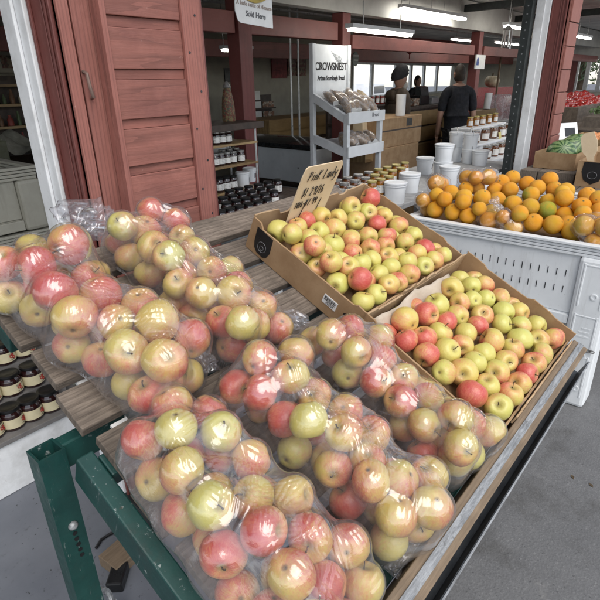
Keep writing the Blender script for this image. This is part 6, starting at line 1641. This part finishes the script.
wsn=thing('white_card','white card with a dark print standing behind the melons','card',(5.62,1.42,1.02),(rad(-20),0,-.5)); MB().box((0,0,0),(.26,.006,.16)).build('card',M_paper,wsn); MB().box((.09,-.003,.03),(.22,-.0005,.11)).build('dark_print',M_black,wsn)
cb2=thing('cardboard_box','tall tan carton left of the red peppers','cardboard box',(8.3,2.25,0),group='stacked cardboard boxes'); MB().box((0,0,0),(.5,.4,1.40)).build('carton_body',M_sign,cb2)
# distant cars and planting outside the windows
outc=thing('parked_car','red car parked outside the back windows','car',(18.0,14.5,0),(0,0,.25))
def car(t,col):
    side=[(0,.35),(.05,.72),(.9,.86),(1.5,1.38),(3.0,1.42),(3.7,.95),(4.3,.85),(4.4,.40)]
    MB().prism(side,1.7,Matrix.Translation((0,0,0))).build('body',col,t,bevel=.06)
    for x in (.85,3.5):
        for y in (-.02,1.55): MB().lathe([(.32,0),(.33,.02),(.33,.16),(.2,.18)],20,Matrix.Translation((x,y+.16,.33))@Matrix.Rotation(PI/2,4,'X')).build('wheel',M_black,t)
    MB().box((1.35,-.012,.95),(3.1,-.001,1.30)).build('side_window',M_frzlid,t)
car(outc,M_redcab)
outc2=thing('parked_car','white car parked outside the back windows','car',(23.5,15.5,0),(0,0,.25)); car(outc2,M_white)

# ================================================================== UNDER THE TABLE
p=atZ(134,555,.03); o=MB().box((-.14,-.05,0),(.14,.05,.05)).build('wood_offcut',M_lip,None,bevel=.002,loc=(p.x+.05,p.y+.04,.0085),rot=(0,0,.12)); tag(o,'short pale wood offcut on the floor by the table leg','wood offcut')
p=atZ(118,577,.03); o=MB().box((-.045,-.028,0),(.045,.028,.045)).build('black_block',M_black,None,bevel=.006,loc=(p.x,p.y,.0085),rot=(0,0,.75)); tag(o,'small black plastic block beside the table leg','block')
p=atZ(119,596,.16); br=thing('metal_bracket','pale metal bracket with holes standing beside the table leg','bracket',(p.x,p.y,.0085),(rad(-20),0,.7))
ri=[(.02*math.cos(q)+.0,.085+.028*math.sin(q)) for q in [2*PI*j/14 for j in range(14)]]
MB().tube([(.028*math.cos(q),0,.14+.036*math.sin(q)) for q in [2*PI*j/20 for j in range(20)]],.009,6,closed=True).build('ring',M_galv,br,smooth=True); MB().box((-.035,-.004,0),(.035,.004,.10)).build('plate',M_galv,br,bevel=.002)
pts=[atZ(a,b,.014) for a,b in ((96,548),(101,540),(110,534),(122,530),(132,529))]
o=MB().tube(pts,.006,7).build('black_cable',M_black,None,smooth=True); tag(o,'thin black cable on the floor behind the table leg','cable')

# ================================================================== OUTSIDE, BEYOND THE WINDOWS
def tree(x,y,h,seed,lb):
    r_=random.Random(seed); t=thing('broadleaf_tree',lb,'tree',(x,y,0),group='trees beyond the market windows')
    b=MB(); b.tube([(0,0,0),(.05,.02,h*.25),(-.03,.05,h*.55),(.02,0,h*.8)],.22,8,[1,.8,.55,.2])
    for k in range(7):
        a=r_.uniform(0,6.3); z=h*r_.uniform(.25,.6); b.tube([(0,0,z),(math.cos(a)*h*.14,math.sin(a)*h*.14,z+h*.10),(math.cos(a)*h*.27,math.sin(a)*h*.27,z+h*.16)],.08,5,[1,.7,.25])
    b.build('trunk',M_stem,t,smooth=True)
    c=MB(); cl=[(r_.gauss(0,h*.17),r_.gauss(0,h*.17),h*r_.uniform(.22,.95),h*r_.uniform(.06,.13)) for _ in range(34)]
    for q in range(2600):
        cx_,cy_,cz_,cr=r_.choice(cl); p=Vector((r_.gauss(0,1),r_.gauss(0,1),r_.gauss(0,1))).normalized()*cr*r_.uniform(.5,1.1)+Vector((cx_,cy_,cz_))
        u=Vector((r_.gauss(0,1),r_.gauss(0,1),r_.gauss(0,1))).normalized()*r_.uniform(.08,.17); v=u.orthogonal().normalized()*.07
        c.add([p-u,p+v,p+u,p-v],[(0,1,2,3)])
    c.build('crown',M_greenleaf,t); return t
tree(22,22,7,1,'leafy tree outside the back windows, left of the cars'); tree(33,26,8,2,'leafy tree outside the back windows, behind the white car'); tree(26,3.6,6,3,'leafy tree outside the side windows beside the jamb'); tree(30,7,7,4,'leafy tree outside the side windows, farther off')
bd=thing('pale_building','pale low building across the car park behind the market','building',(14,34,0)); MB().box((0,0,0),(14,6,3.2)).build('wall',M_white,bd); MB().box((-.3,-.3,3.201),(14.3,6.3,3.5)).build('roof',M_dkbrown,bd)
for k in range(4): MB().box((1.2+3.2*k,-.03,1.0),(2.8+3.2*k,-.001,2.3)).build('window',M_frzlid,bd)
# litter on the paving
r_=random.Random(21); lt=MB()
for k in range(90):
    x=r_.uniform(.7,4.0); y=r_.uniform(-2.2,.25)
    if y>-.05 and x<1.8: continue
    s_=r_.uniform(.004,.012); a=r_.uniform(0,6.3)
    lt.add([(x+s_*math.cos(a+q)*w_,y+s_*math.sin(a+q)*w_,.001+.004*((j*3)%2)) for j,(q,w_) in enumerate(((0,1.5),(1.6,.6),(3.14,1.2),(4.6,.5)))],[(0,1,2,3)])
o=lt.build('litter',simple('dry_leaf_litter',(.16,.11,.06),.8,var=.4,scale=3)); tag(o,'tiny dry leaf scraps scattered over the paving','litter',kind='stuff')
